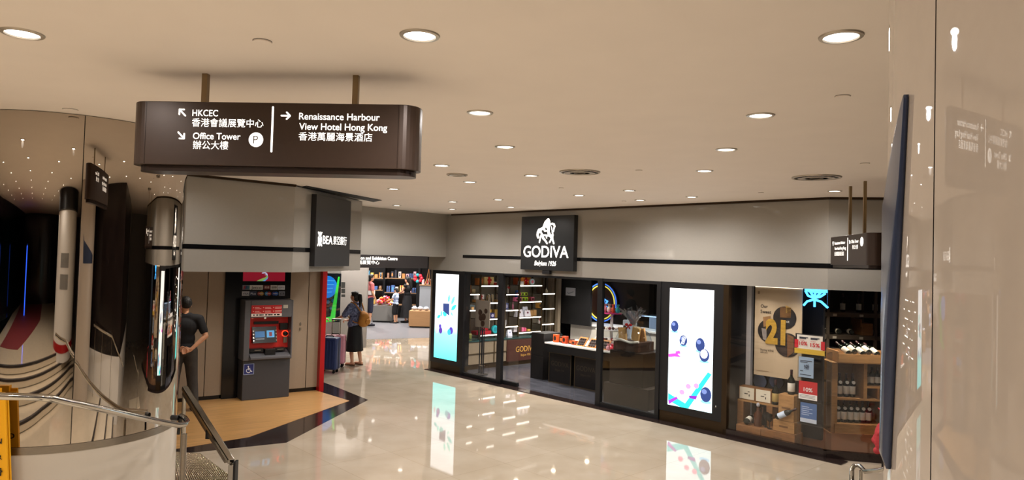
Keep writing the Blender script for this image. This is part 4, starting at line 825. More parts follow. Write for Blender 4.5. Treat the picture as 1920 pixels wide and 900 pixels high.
MB().add([(bayL, AF + .2, bayB + .02), (bayR, AF + .2, bayB + .02), (bayR, AF + .2, bayT), (bayL, AF + .2, bayT), (bayL, AF + .16, bayB + .02), (bayR, AF + .16, bayB + .02), (bayR, AF + .19, bayT), (bayL, AF + .19, bayT)], [(4, 5, 6, 7), (0, 3, 2, 1), (0, 1, 5, 4), (1, 2, 6, 5), (2, 3, 7, 6), (3, 0, 4, 7)]).build('red_bay', m_atm_red, at)
# reclined screen surround
sx0, sx1 = ax(150, 400, AF + .14)[0], ax(306, 400, AF + .14)[0]; sz0 = ax(200, 495, AF + .1)[1]; sz1 = ax(200, 390, AF + .16)[1]
scr = MB().add([(sx0, AF + .08, sz0), (sx1, AF + .08, sz0), (sx1, AF + .15, sz1), (sx0, AF + .15, sz1), (sx0, AF + .18, sz0), (sx1, AF + .18, sz0), (sx1, AF + .18, sz1), (sx0, AF + .18, sz1)], [(0, 1, 2, 3), (4, 7, 6, 5), (0, 4, 5, 1), (1, 5, 6, 2), (2, 6, 7, 3), (3, 7, 4, 0)]).build('screen_surround', m_ad, at)
def onscr(u, v, o=.002): return (sx0 + (sx1 - sx0) * u, AF + .08 + .07 * v - o, sz0 + (sz1 - sz0) * v)
def scr_quad(u0, u1, v0, v1, nm, ma, o=.003): return MB().add([onscr(u0, v0, o), onscr(u1, v0, o), onscr(u1, v1, o), onscr(u0, v1, o)], [(0, 1, 2, 3)]).build(nm, ma, scr)
scr_quad(.1, .5, .35, .72, 'screen_picture', E_('atm_blue', (60, 110, 160), .35)); scr_quad(.58, .9, .33, .76, 'screen_picture', E_('atm_cyan', (80, 150, 200), .5)); scr_quad(.68, .8, .4, .66, 'screen_figure', E_('atm_maroon', (120, 50, 60), .35), .005); scr_quad(.12, .48, .22, .28, 'screen_text', E_('atm_grey_t', (120, 130, 140), .3))
for u in (.03, .97):
    for v in (.15, .35, .55, .75): p = onscr(u, v, .012); MB().lathe_dir([(.012, 0), (.012, .012)], p, (0, 1, -.3), 10).build('soft_key', m_steel, at)
ap = MB().add([(bayL + .01, AF - .05, bayB - .09), (bayR - .01, AF - .05, bayB - .09), (bayR - .01, AF + .2, bayB - .0), (bayL + .01, AF + .2, bayB - .0), (bayL + .01, AF - .05, bayB - .13), (bayR - .01, AF - .05, bayB - .13), (bayR - .01, AF + .2, bayB - .13), (bayL + .01, AF + .2, bayB - .13)], [(0, 1, 2, 3), (4, 7, 6, 5), (0, 4, 5, 1), (1, 5, 6, 2), (2, 6, 7, 3), (3, 7, 4, 0)])
ap.build('ledge', m_atm, at, bevel=.006)
kx0, kx1 = ax(232, 530)[0], ax(300, 530)[0]
MB().box(kx0, kx1, AF - .01, AF + .12, bayB - .075, bayB + .03).build('keypad_hood', m_ad, at, bevel=.008)
MB().box(ax(140, 530)[0], kx0 - .01, AF + .05, AF + .16, bayB - .02, bayB + .035).build('cash_slot', m_ad, at); MB().box(kx1 + .01, ax(368, 530)[0], AF + .05, AF + .16, bayB - .02, bayB + .035).build('receipt_slot', m_ad, at)
for X in (170, 318): MB().box(ax(X, 525)[0], ax(X + 40, 525)[0], AF + .044, AF + .05, bayB, bayB + .014).build('slot_lip', m_brush, at)
cxr = ax(366, 435, AF + .12)
MB().box(ax(340, 435)[0], ax(392, 435)[0], AF + .1, AF + .18, ax(366, 402)[1] - .03, ax(366, 370)[1]).build('card_reader_hood', m_ad, at, bevel=.006)
MB().lathe_dir([(.045, 0), (.04, .05), (.02, .06)], (cxr[0], AF + .17, cxr[1]), (0, -1, 0), 16).build('card_reader', m_ad, at)
MB().box(cxr[0] - .03, cxr[0] + .03, AF + .13, AF + .17, cxr[1] - .15, cxr[1] - .05).build('card_slot', m_brush, at); MB().lathe_dir([(.055, 0), (.055, .01)], (cxr[0], AF + .165, cxr[1]), (0, -1, 0), 20).build('reader_light', mat('atm_glow', (255, 70, 40), .4, emit=1.6), at)
MB().box(sx0 + .02, sx1 + .03, AF + .13, AF + .17, ax(250, 378)[1], ax(250, 360)[1]).build('visor', m_ad, at)
ib = MB().box(ax(143, 280)[0], ax(340, 280)[0], AF - .006, AF, ax(240, 322)[1], ax(240, 250)[1]).build('notice_panel', mat('notice_red', (186, 26, 32), .4), at)
z0, z1 = ax(240, 322)[1], ax(240, 250)[1]; xa, xb = ax(143, 280)[0], ax(340, 280)[0]
MB().box(xa, xb, AF - .009, AF - .006, z0, z0 + (z1 - z0) * .25).build('notice_strip', mat('notice_white', (226, 214, 206), .4), ib)
B_ = MB()
for i in range(3):
    for j in range(2):
        x = xa + (xb - xa) * (.05 + .33 * i); z = z0 + (z1 - z0) * (.78 - .33 * j); B_.box(x, x + .012, AF - .009, AF - .006, z - .006, z + .008); B_.box(x + .03, x + .1 + .02 * i, AF - .009, AF - .006, z, z + .008); B_.box(x + .03, x + .13, AF - .009, AF - .006, z - .018, z - .013)
B_.build('notice_print', mat('notice_ink', (236, 190, 180), .4), ib)
B_ = MB()
for k in range(9): x = xa + .03 + (xb - xa - .06) * k / 9; B_.box(x, x + .022 + .01 * (k % 3), AF - .011, AF - .009, z0 + (z1 - z0) * .08, z0 + (z1 - z0) * .19)
B_.build('strip_print', m_ad, ib)
MB().box(ax(350, 260)[0], ax(380, 260)[0], AF - .008, AF, ax(360, 270)[1], ax(360, 248)[1]).build('id_plate', mat('plate_grey', (176, 172, 160), .4), at)
MB().box(ax(226, 333)[0], ax(238, 333)[0], AF - .01, AF + .0, ax(232, 338)[1], ax(232, 328)[1]).build('camera_lens', mat('lens_white', (226, 222, 210), .3), at); MB().box(ax(145, 335)[0], ax(156, 335)[0], AF - .006, AF, ax(150, 339)[1], ax(150, 332)[1]).build('sticker', mat('stick', (200, 110, 90), .4), at)
wx0, wz1 = ax(93, 632, AF + .03); wx1, wz0 = ax(158, 698, AF + .03)
wb_ = MB().box(wx0, wx1, AF + .024, AF + .031, wz0, wz1).build('wheelchair_badge', mat('badge_blue', (34, 44, 104), .35), at); m_bw = mat('badge_white', (232, 234, 240), .4)
cx, cz, s = (wx0 + wx1) / 2, (wz0 + wz1) / 2, (wx1 - wx0) / 2
b = MB(); b.stroke([(cx - .12 * s, cz + .55 * s)], .13 * s, AF + .02, AF + .026); b.stroke([(cx - .1 * s, cz + .36 * s), (cx - .02 * s, cz - .12 * s), (cx + .3 * s, cz - .14 * s), (cx + .48 * s, cz - .52 * s), (cx + .62 * s, cz - .46 * s)], .07 * s, AF + .02, AF + .026); b.stroke([(cx - .06 * s, cz + .16 * s), (cx + .24 * s, cz + .14 * s)], .06 * s, AF + .02, AF + .026)
b.stroke([(cx - .05 * s + .4 * s * math.cos(math.radians(a)), cz - .28 * s + .4 * s * math.sin(math.radians(a))) for a in range(125, 345, 20)], .06 * s, AF + .02, AF + .026); b.build('wheelchair_symbol', m_bw, wb_)
B_ = MB()
for a, b0, c, d in ((wx0, wx1, wz1 - .008, wz1), (wx0, wx1, wz0, wz0 + .008), (wx0, wx0 + .008, wz0, wz1), (wx1 - .008, wx1, wz0, wz1)): B_.box(a, b0, AF + .021, AF + .025, c, d)
B_.build('badge_border', mat('badge_rim', (150, 160, 190), .4), wb_)
# black surround with red header and card marks
tp = thing('cash_machine_surround', 'glossy black surround above the cash machine with red header and card logos', 'panel', A, (1.1, .08, .006))
ay = lambda X, Y: onp(A, 440 + X / 6.667, 505 + Y / 6.667, .05)
B_ = MB(); B_.box(.6, 1.66, .055, AW, zT + .004, 2.14); B_.box(.6, xL - .036, .055, AW, .006, zT + .004); B_.build('panel', m_black, tp)
hx0, hx1 = ay(105, 100)[0], ay(628, 100)[0]; hz0 = ay(300, 147)[1]
hd = MB().box(hx0, hx1, .045, .055, hz0, 2.14).build('red_header', mat('header_red', (140, 16, 40), .3, emit=.5), tp)
for pts, c in (([(272, 147), (330, 118), (380, 100), (398, 84), (395, 70), (415, 85), (410, 105), (380, 125), (345, 147)], (130, 170, 90)), ([(345, 147), (385, 122), (408, 100), (412, 88), (418, 95), (408, 120), (378, 147)], (90, 150, 220)), ([(335, 50), (350, 38), (385, 36), (408, 55), (412, 80), (395, 72), (370, 70), (395, 62), (375, 48), (352, 52)], (190, 195, 235))):
    MB().face([ay(*p) for p in pts], .041, .045).build('swoosh', E_('sw_%d' % c[0], c, .6), hd)
def logo(X0, X1, Y0, Y1, c, nm, draw):
    a, z1_ = ay(X0, Y0); b, z0_ = ay(X1, Y1)
    o = MB().box(a, b, .048, .055, z0_, z1_).build(nm, mat('lg_%d_%d_%d' % c, c, .4), tp) if c else None
    draw(a, b, z0_, z1_, o or tp)
def words_(s, c, hf=.45, e=0): return lambda a, b, z0_, z1_, r: text_mb(s, (a + b) / 2, .046, z0_ + (z1_ - z0_) * (.5 - hf / 2), (z1_ - z0_) * hf, (b - a) * .78, align='C', bold=.01, depth=.001).build('logo_letters', mat('ink_%d_%d_%d' % c, c, .5), r)
def discs(c1, c2): 
    def f(a, b, z0_, z1_, r):
        R_ = (z1_ - z0_) * .5
        for k, (x, c) in enumerate(((a + R_, c1), (b - R_, c2))): MB().face(oval(x, (z0_ + z1_) / 2, R_, R_), .05 - .002 * k, .055).build('logo_disc', mat('ld_%d_%d_%d' % c, c, .4), r)
        text_mb('card', (a + b) / 2, .046, (z0_ + z1_) / 2 - R_ * .2, R_ * .4, (b - a) * .6, align='C').build('logo_letters', mat('ink_pale', (220, 210, 205), .5), r) if False else MB().box(a + R_ * .5, b - R_ * .5, .046, .048, (z0_ + z1_) / 2 - R_ * .14, (z0_ + z1_) / 2 + R_ * .14).build('logo_bar', mat('ink_pale', (200, 186, 180), .5), r)
    return f
logo(100, 185, 198, 255, (120, 124, 134), 'card_logo', lambda a, b, z0_, z1_, r: [MB().face([(a + (b - a) * (.1 + .25 * k), z0_ + .01), (a + (b - a) * (.4 + .25 * k), z0_ + .01), (a + (b - a) * (.48 + .25 * k), z1_ - .012), (a + (b - a) * (.18 + .25 * k), z1_ - .012)], .046 - .001 * k, .048).build('logo_stripe', cm(((150, 40, 50), (40, 60, 110), (30, 100, 110))[k]), r) for k in range(3)])
logo(190, 352, 198, 255, (206, 206, 200), 'card_logo', words_('Jetco', (30, 30, 34), .6)); logo(365, 440, 198, 252, (110, 22, 26), 'card_logo', words_('銀通', (220, 190, 180), .42)); logo(450, 533, 198, 255, (206, 204, 198), 'card_logo', words_('易辦事', (40, 36, 40), .42)); logo(541, 626, 200, 255, (206, 208, 214), 'card_logo', words_('EPS', (120, 128, 150), .35))
logo(92, 182, 276, 330, (200, 202, 206), 'card_logo', words_('VISA', (30, 36, 90), .45)); logo(190, 272, 276, 330, (56, 62, 84), 'card_logo', words_('Plus', (214, 216, 224), .5)); logo(286, 362, 280, 328, None, 'card_logo', discs((160, 60, 50), (190, 150, 80))); logo(378, 455, 280, 328, None, 'card_logo', discs((60, 130, 180), (160, 60, 56))); logo(468, 544, 280, 328, None, 'card_logo', discs((40, 60, 130), (50, 100, 180))); logo(555, 626, 276, 330, (120, 122, 130), 'card_logo', words_('JCB', (30, 30, 40), .5))
# wall door bits
dh = thing('door_pull', 'small chrome lock plates on the taupe panel next to the cash machine', 'lock', A, (1.72, AW, 1.2))
qx, qz = onp(A, 563, 611, AW)
for dz in (.035, -.055): MB().box(qx - .012, qx + .012, AW - .014, AW, qz + dz - .025, qz + dz + .025).build('lock_plate', m_steel, dh, bevel=.003)
struct(MB().box(2.19, 2.27, AW - .12, AW + .14, .004, 2.143).build('trim_red', m_red, F=A), 'bright red frame at the end of the bank wall')

# ------------------------------------------------------------------ glass partition with screen behind the travellers
GP = FR(-5.4, 16.4, 18)
struct(MB().box(0, 1.35, 0, .014, 0, 2.6).build('window_4', m_glass_d, F=GP), 'glass partition beyond the red frame')
struct(MB().box(-.3, 1.4, 1.6, 1.7, 0, 2.8).build('wall_behind_glass', mat('teal_wall', (96, 112, 110), .5, noise=.1, nscale=3), F=GP))
dsx0, dsz1 = onp(GP, 598, 512, .1); dsx1, dsz0 = onp(GP, 637, 604, .1)
ds = thing('digital_poster', 'tall digital poster with blue globe and green streak behind the glass partition', 'screen', GP, ((dsx0 + dsx1) / 2, .1, .0))
MB().box(dsx0 - .4, dsx1, .1, .16, dsz0, dsz1).build('screen', E_('ds_dark', (16, 24, 34), .3), ds); MB().box(dsx0 + .1, dsx0 + .16, .12, .15, 0, dsz0).build('stand', m_blackm, ds)
q = onp(GP, 613, 538, .09); MB().face(oval(*q, .24, .27, 28), .09, .1).build('globe_picture', E_('ds_blue', (30, 130, 230), .9), ds)
for k in range(4): MB().stroke([(q[0] - .15 + .02 * k, q[1] + .16 - .1 * k), (q[0] + .17 - .02 * k, q[1] + .15 - .09 * k)], .008, .086, .09).build('globe_line', E_('ds_pale', (90, 190, 250), .9), ds)
MB().face([onp(GP, *p, .09) for p in ((634, 519), (637, 519), (628, 597), (619, 597))], .088, .1).build('green_streak', E_('ds_green', (60, 220, 70), .9), ds); MB().face([onp(GP, *p, .09) for p in ((600, 597), (628, 592), (628, 602), (600, 606))], .086, .1).build('green_foot', E_('ds_green', (60, 220, 70), .9), ds)
for k in range(16): x, z = random.uniform(dsx0 + .02, dsx1 - .12), random.uniform(dsz0 + .05, dsz0 + .55); MB().face(oval(x, z, random.uniform(.02, .05), random.uniform(.02, .06), 6), .09, .1).build('print_speck', E_('ds_sp%d' % (k % 3), ((40, 90, 120), (90, 140, 160), (30, 60, 70))[k % 3], .5), ds)
fs_ = thing('facility_signs', 'column of three small grey facility signs on the grey pier', 'sign', GP, (1.15, -.01, 1.6))
for k, (Y0, Y1) in enumerate(((529, 540), (541, 550), (552, 557))): a = onp(GP, 640, Y0, -.01); b = onp(GP, 647, Y1, -.01); MB().box(a[0], b[0], -.012, 0, b[1], a[1]).build('plate', mat('fac_grey', (66, 68, 66), .4), fs_)

# ------------------------------------------------------------------ people
def cap(M_, a, b, ra, rb, n=14):
    a, b = Vector(a), Vector(b); M_.ell(a, (ra,) * 3, n, 8); M_.ell(b, (rb,) * 3, n, 8); M_.tube([a, b], [ra, rb], n); return M_
def chain(M_, pts, rs):
    for i in range(len(pts) - 1): cap(M_, pts[i], pts[i + 1], rs[i], rs[i + 1])
    return M_
def fuse(M_, name, material, parent, vox, sm=4):
    ob = M_.build(name, material, parent)
    md = ob.modifiers.new('r', 'REMESH'); md.mode = 'VOXEL'; md.voxel_size = vox
    if sm: s_ = ob.modifiers.new('s', 'SMOOTH'); s_.iterations = sm; s_.factor = .5
    dg = bpy.context.evaluated_depsgraph_get(); me = bpy.data.meshes.new_from_object(ob.evaluated_get(dg))
    for p in me.polygons: p.use_smooth = True
    ob.modifiers.clear(); old = ob.data; ob.data = me; me.name = name; bpy.data.meshes.remove(old)
    if not me.materials: me.materials.append(material)
    return ob
def hand(M_, wr, d, pn, s=1., curl=.5, thumb=1):
    """palm and five separate bent fingers: d along the palm, pn out of the palm (side the fingers curl to)"""
    wr, d, pn = Vector(wr), Vector(d).normalized(), Vector(pn); pn = (pn - d * pn.dot(d)).normalized(); sd = d.cross(pn)
    for k in (-1, 0, 1): cap(M_, wr + d * .01 * s + sd * k * .018 * s, wr + d * .085 * s + sd * k * .024 * s, .016 * s, .015 * s, 8)
    for k, L in enumerate((.072, .08, .075, .06)):
        p = wr + d * .088 * s + sd * (-.033 + .022 * k) * s; a = 0
        for j, f in enumerate((.45, .32, .25)):
            a += curl * (.7 if j == 0 else 1.); q = p + (d * math.cos(a) + pn * math.sin(a)) * L * f * s; cap(M_, p, q, (.0095 - .0008 * j) * s, (.009 - .0009 * j) * s, 8); p = q
    p = wr + d * .025 * s - sd * .024 * thumb * s; q = p + (d * .6 - sd * thumb * .7 + pn * .3).normalized() * .04 * s; cap(M_, p, q, .013 * s, .011 * s, 8); cap(M_, q, q + (d * .9 - sd * thumb * .1 + pn * .4).normalized() * .032 * s, .011 * s, .009 * s, 8)
def head(M_, c, s, yaw=0., pitch=0.):
    R_ = Matrix.Rotation(yaw, 3, 'Z') @ Matrix.Rotation(pitch, 3, 'X'); c = Vector(c)
    T = lambda v: c + R_ @ (Vector(v) * s)
    h = MB(); h.ell((0, -.008, .02), (.076, .096, .1), 20, 14); h.ell((0, .025, -.05), (.058, .066, .066), 16, 10); h.ell((0, .06, -.088), (.026, .024, .022), 10, 8)
    h.ell((0, .094, -.012), (.013, .02, .024), 10, 8); h.ell((0, .1, -.026), (.016, .016, .012), 10, 8); h.ell((0, .084, -.058), (.024, .012, .007), 10, 6); h.ell((0, .083, -.07), (.02, .012, .007), 10, 6); h.ell((0, .078, .03), (.055, .02, .012), 12, 6)
    for k in (-1, 1): h.ell((k * .078, -.005, -.008), (.012, .02, .034), 10, 8); h.ell((k * .035, .07, -.03), (.03, .022, .025), 10, 8)
    h.map(T); M_.add(h.v, h.f); return T
def eyes(T, root, s):
    for k in (-1, 1): p = T((k * .032, .081, .008)); MB().ell(p, (.012 * s, .012 * s, .008 * s), 10, 6).build('eye', mat('eye_dark', (34, 24, 20), .2), root, smooth=True)
m_skin = mat('skin_tan', (206, 152, 118), .5, noise=.06, nscale=12); m_skin2 = mat('skin_warm', (198, 146, 116), .5, noise=.06, nscale=12)
m_hair = mat('black_hair', (22, 19, 18), .6, noise=.3, nscale=90, stretch=(1, 1, .2), bump=.5)
def cloth(n, c, c2=None, no=.18, sc=14): return mat(n, c, .85, noise=no, nscale=sc, col2=c2, bump=.25)
def torso(M_, s, w=1., d=1., lean=0.):
    M_.ell((0, 0, .95 * s), (.165 * s * w, .115 * s * d, .12 * s), 18, 10); M_.ell((0, 0, 1.1 * s), (.145 * s * w, .1 * s * d, .15 * s), 18, 10); M_.ell((0, .0, 1.28 * s), (.172 * s * w, .115 * s * d, .17 * s), 18, 10)
    cap(M_, (-.15 * s * w, -.005, 1.405 * s), (.15 * s * w, -.005, 1.405 * s), .058 * s, .058 * s); cap(M_, (-.05 * s, -.01, 1.43 * s), (.05 * s, -.01, 1.43 * s), .06 * s, .06 * s)
def yoke(M_, s):
    cap(M_, (-.165 * s, -.005, 1.41 * s), (.165 * s, -.005, 1.41 * s), .07 * s, .07 * s); cap(M_, (-.06 * s, -.012, 1.445 * s), (.06 * s, -.012, 1.445 * s), .062 * s, .062 * s)
def person(label, px, rotdeg, s, vox, legs, arms, hd, skin, grp=None, F_=None):
    F = FR(px[0], px[1], rotdeg); t = thing('person', label, 'person', F, (0, 0, px[2] if len(px) > 2 else 0), grp); z0 = px[2] if len(px) > 2 else 0
    b = MB(); torso(b, s); chain(b, [(0, -.012 * s, 1.42 * s), (0, .0, 1.55 * s)], [.055 * s, .05 * s])
    T = head(b, (0, hd[2] * s if len(hd) > 2 else .015 * s, 1.615 * s), s, hd[0], hd[1])
    for L in legs:
        chain(b, [Vector(p) * s for p in L[:3]], [.088 * s, .058 * s, .038 * s]); d = Vector(L[3]); an = Vector(L[2]) * s
        cap(b, an + Vector((0, 0, -.045 * s)) - d * .04 * s, an + Vector((0, 0, -.052 * s)) + d * .15 * s, .034 * s, .026 * s)
    for Ar in arms:
        chain(b, [Vector(p) * s for p in Ar[:3]], [.052 * s, .04 * s, .026 * s]); hand(b, Vector(Ar[2]) * s, Ar[3], Ar[4], s, Ar[5], Ar[6])
    b.map(lambda v: (v.x, v.y, v.z + z0)); fuse(b, 'body', skin, t, vox, 3)
    T2 = lambda v: T(v) + Vector((0, 0, z0)); eyes(T2, t, s)
    return t, T2
def hairdo(T, root, s, vox, extra=(), low=-.05):
    h = MB(); h.ell((0, -.018, .035), (.083, .098, .098), 20, 12); h.ell((0, -.045, low), (.072, .06, .075 if low < -.03 else .06), 16, 10); h.ell((0, .03, .09), (.07, .06, .036), 14, 8)
    for k in (-1, 1): h.ell((k * .07, -.02, .02), (.018, .05, .05), 10, 8)
    h.map(T); h2 = MB(); h2.add(h.v, h.f)
    for pts, rs in extra: chain(h2, [T(p) for p in pts], [r * s for r in rs])
    return fuse(h2, 'hair', m_hair, root, vox, 2)
# man with hands clasped behind his back
s = .975
mx_, my_ = onz(WORLD, 340, 770, .006)
legs = [[(-.09, 0, .92), (-.12, .03, .5), (-.13, -.01, .09), (-.15, .98, 0)], [(.09, 0, .92), (.13, .02, .5), (.17, -.02, .09), (.25, .96, 0)]]
arms = [[(-.2, -.01, 1.4), (-.29, -.08, 1.14), (-.08, -.165, .965), (.9, -.1, -.3), (0, -1, -.1), .5, 1], [(.2, -.01, 1.4), (.3, -.08, 1.14), (.1, -.175, .95), (-.9, -.15, -.25), (0, -1, .2), .6, -1]]
man, T = person('man in black t-shirt, hands clasped behind his back, beside the mirrored column', (mx_, my_, .006), 24, s, .007, legs, arms, (.25, -.05), m_skin)
hairdo(T, man, s, .008, low=-.005)
b = MB(); torso(b, s * 1.0, 1.08, 1.18); yoke(b, s); b.ell((0, 0, .97 * s), (.185 * s, .14 * s, .1 * s))
for a in arms: chain(b, [Vector(a[0]) * s, (Vector(a[0]) * .32 + Vector(a[1]) * .68) * s], [.07 * s, .062 * s])
fuse(b, 'black_tshirt', cloth('black_jersey', (24, 24, 28)), man, .012, 3)
b = MB(); b.ell((0, 0, .93 * s), (.18 * s, .135 * s, .11 * s))
for L in legs: chain(b, [Vector(p) * s for p in L[:2]] + [Vector(L[2]) * s + Vector((0, 0, .01))], [.108 * s, .082 * s, .068 * s])
fuse(b, 'trousers', cloth('grey_denim', (62, 58, 54), no=.3), man, .012, 3)
b = MB()
for L in legs: an = Vector(L[2]) * s; d = Vector(L[3]); cap(b, an + Vector((0, 0, -.035)) - d * .05, an + Vector((0, 0, -.045)) + d * .16, .046, .038)
b.map(lambda v: (v.x, v.y, max(v.z, .006))); fuse(b, 'shoes', cloth('dark_shoes', (26, 22, 20)), man, .01, 1)
MB().lathe_dir([(.036, -.012), (.036, .012)], Vector(arms[0][2]) * s, (.9, -.1, -.3), 14).build('bracelet', mat('bracelet_red', (120, 40, 36), .3), man); 
# woman with rucksack and suitcase
s = .915
wx, wy = onz(WORLD, 662, 684, .006)
legs = [[(-.085, 0, .92), (-.09, .02, .5), (-.09, -.03, .09), (-.1, 1, 0)], [(.085, 0, .92), (.11, -.05, .5), (.12, -.12, .09), (.1, 1, 0)]]
arms = [[(-.18, 0, 1.4), (-.26, .12, 1.17), (-.2, .38, 1.08), (.05, 1, -.1), (.2, 0, -1), .9, -1], [(.18, 0, 1.4), (.24, .06, 1.13), (.16, .3, 1.02), (-.2, 1, 0), (0, 0, -1), .9, 1]]
wom, T = person('woman with tan rucksack, navy patterned top and black culottes, holding a suitcase handle', (wx, wy, .006), 68, s, .007, legs, arms, (.12, -.02), m_skin2)
hairdo(T, wom, s, .008, extra=[([(0, -.1, .05), (0, -.14, .03), (0, -.15, -.1), (.01, -.13, -.24)], [.03, .042, .045, .018])])
b = MB(); torso(b, s, 1.12, 1.25); yoke(b, s); b.ell((0, 0, .98 * s), (.19 * s, .155 * s, .12 * s))
for a in arms: chain(b, [Vector(a[0]) * s, (Vector(a[0]) * .15 + Vector(a[1]) * .85) * s], [.078 * s, .078 * s])
mt = cloth('navy_print', (34, 42, 78)); fuse(b, 'patterned_top', mat('navy_flower', (120, 126, 158), .85, noise=1, nscale=26, col2=(26, 32, 62)), wom, .012, 3)
b = MB(); vs = []; fs = []; n = 40; prof = ((.98, .155, .12), (.9, .18, .15), (.7, .195, .17), (.5, .215, .18), (.34, .23, .19), (.335, .2, .16), (.5, .19, .15))
for j, (z, rx, ry) in enumerate(prof):
    for i in range(n): a = 2 * PI * i / n; w = 1 + .05 * math.sin(a * 7) * min(1, max(0, (.95 - z) * 2)); vs.append((rx * w * math.cos(a) * s, ry * w * math.sin(a) * s - .02, z * s))
fs = [(j * n + i, j * n + (i + 1) % n, (j + 1) * n + (i + 1) % n, (j + 1) * n + i) for j in range(len(prof) - 1) for i in range(n)]
b.add(vs, fs).build('black_culottes', cloth('black_crepe', (18, 17, 20)), wom, smooth='all')
m_bag = cloth('tan_leather', (176, 116, 44), no=.25, sc=9)
b = MB(); b.ell((.03, -.24, 1.06), (.15, .1, .16), 18, 12); b.ell((.03, -.23, .99), (.165, .11, .12), 18, 10); b.ell((.03, -.2, 1.18), (.1, .06, .06), 12, 8)
RS = .955; b.map(lambda v: v * RS); rk = fuse(b, 'tan_rucksack', m_bag, wom, .012, 3)
for k in (-1, 1): MB().tube([(.03 + k * .06, -.2, 1.2), (k * .13, -.1, 1.4), (k * .13, .0, 1.44), (k * .15, .12, 1.32), (k * .16, .13, 1.15), (k * .12, -.08, .98), (.03 + k * .08, -.2, .96)], .014, 8).map(lambda v: v * RS).build('strap', m_bag, rk, smooth=True)
MB().ell((.03, -.345, 1.0), (.09, .03, .07), 14, 8).map(lambda v: v * RS).build('pocket', m_bag, rk, smooth=True)
b = MB()
for L in legs: an = Vector(L[2]) * s; cap(b, an + Vector((0, -.035, -.07)), an + Vector((0, .15, -.07)), .036, .034)
b.map(lambda v: (v.x, v.y, max(.006, min(v.z, .03)))).build('sandals', cloth('brown_sandal', (96, 60, 36)), wom)
MB().lathe_dir([(.032, -.008), (.032, .008)], Vector(arms[0][2]) * s, (.05, 1, -.1), 12).build('wristband', mat('hair_tie', (206, 160, 70), .4), wom)

def suitcase(lab, px, w, h, d, rot, c, handle=None):
    F = FR(px[0], px[1], rot); t = thing('suitcase', lab, 'suitcase', F, (0, 0, .004)); mm = mat('shell_%d' % c[0], c, .35, noise=.08, nscale=20)
    MB().box(-w / 2, w / 2, -d / 2, d / 2, .075, h).build('shell', mm, t, bevel=.045, seg=4)
    for k in range(5): x = -w * .32 + w * .16 * k; MB().box(x - .012, x + .012, -d / 2 - .006, d / 2 + .006, .13, h - .07).build('rib', mm, t, bevel=.005)
    MB().box(-w / 2 - .004, w / 2 + .004, -.012, .012, .1, h - .03).build('zip_band', m_blackm, t)
    for x in (-1, 1):
        for y in (-1, 1):
            wh = MB().lathe_dir([(.028, -.014), (.028, .014)], (x * (w / 2 - .06), y * (d / 2 - .05), .033), (0, 1, 0), 16).build('wheel', m_ad, t); MB().box(x * (w / 2 - .06) - .02, x * (w / 2 - .06) + .02, y * (d / 2 - .05) - .02, y * (d / 2 - .05) + .02, .04, .08).build('fork', m_ad, wh)
    MB().tube([(-.08, 0, h), (-.07, 0, h + .025), (.07, 0, h + .025), (.08, 0, h)], .012, 8).build('carry_handle', m_ad, t, smooth=True)
    if handle:
        for x in (-.085, .085): MB().tube([(x, d * .3, h - .02), (x, d * .3, handle)], .011, 8).build('handle_tube', m_steel, t)
        MB().tube([(-.1, d * .3, handle), (.1, d * .3, handle)], .018, 8).build('handle_grip', m_ad, t, smooth=True)
pxy = onz(WORLD, 627, 688, 0); suitcase('pink suitcase with raised handle, held by the woman with the tan rucksack', pxy, .44, .68, .26, 6, (206, 140, 156), 1.0)
bxy = onz(WORLD, 616, 699, 0); suitcase('dark blue suitcase beside the red frame, in front of the pink one', bxy, .4, .72, .26, -8, (40, 52, 92))
# companion mostly hidden by the red frame: only the hand on the blue suitcase shows
cx_, cy_ = onz(WORLD, 594, 693, 0)
legs = [[(-.085, 0, .92), (-.09, .02, .5), (-.1, -.02, .09), (-.1, 1, 0)], [(.085, 0, .92), (.1, 0, .5), (.12, -.03, .09), (.1, 1, 0)]]
arms = [[(-.19, 0, 1.4), (-.25, 0, 1.14), (-.24, .08, .9), (0, .1, -1), (1, 0, 0), .5, 1], [(.19, 0, 1.4), (.25, .1, 1.16), (.2, .36, 1.06), (0, 1, 0), (0, 0, -1), .8, 1]]
cmp_, T = person('person almost hidden behind the red frame, only a hand showing by the suitcases', (cx_ - .3, cy_ + .35, .0), -90, .98, .012, legs, arms, (0, 0), m_skin)
hairdo(T, cmp_, .98, .012); b = MB(); torso(b, .98, 1.1, 1.2)
for a in arms: chain(b, [Vector(a[0]) * .98, (Vector(a[0]) * .3 + Vector(a[1]) * .7) * .98], [.074, .066])
fuse(b, 'grey_top', cloth('grey_top_c', (90, 92, 100)), cmp_, .014); b = MB(); b.ell((0, 0, .92), (.18, .14, .11))
for L in legs: chain(b, [Vector(p) * .98 for p in L[:3]], [.108, .085, .07])
fuse(b, 'dark_trousers', cloth('dark_trouser_c', (40, 42, 50)), cmp_, .014)

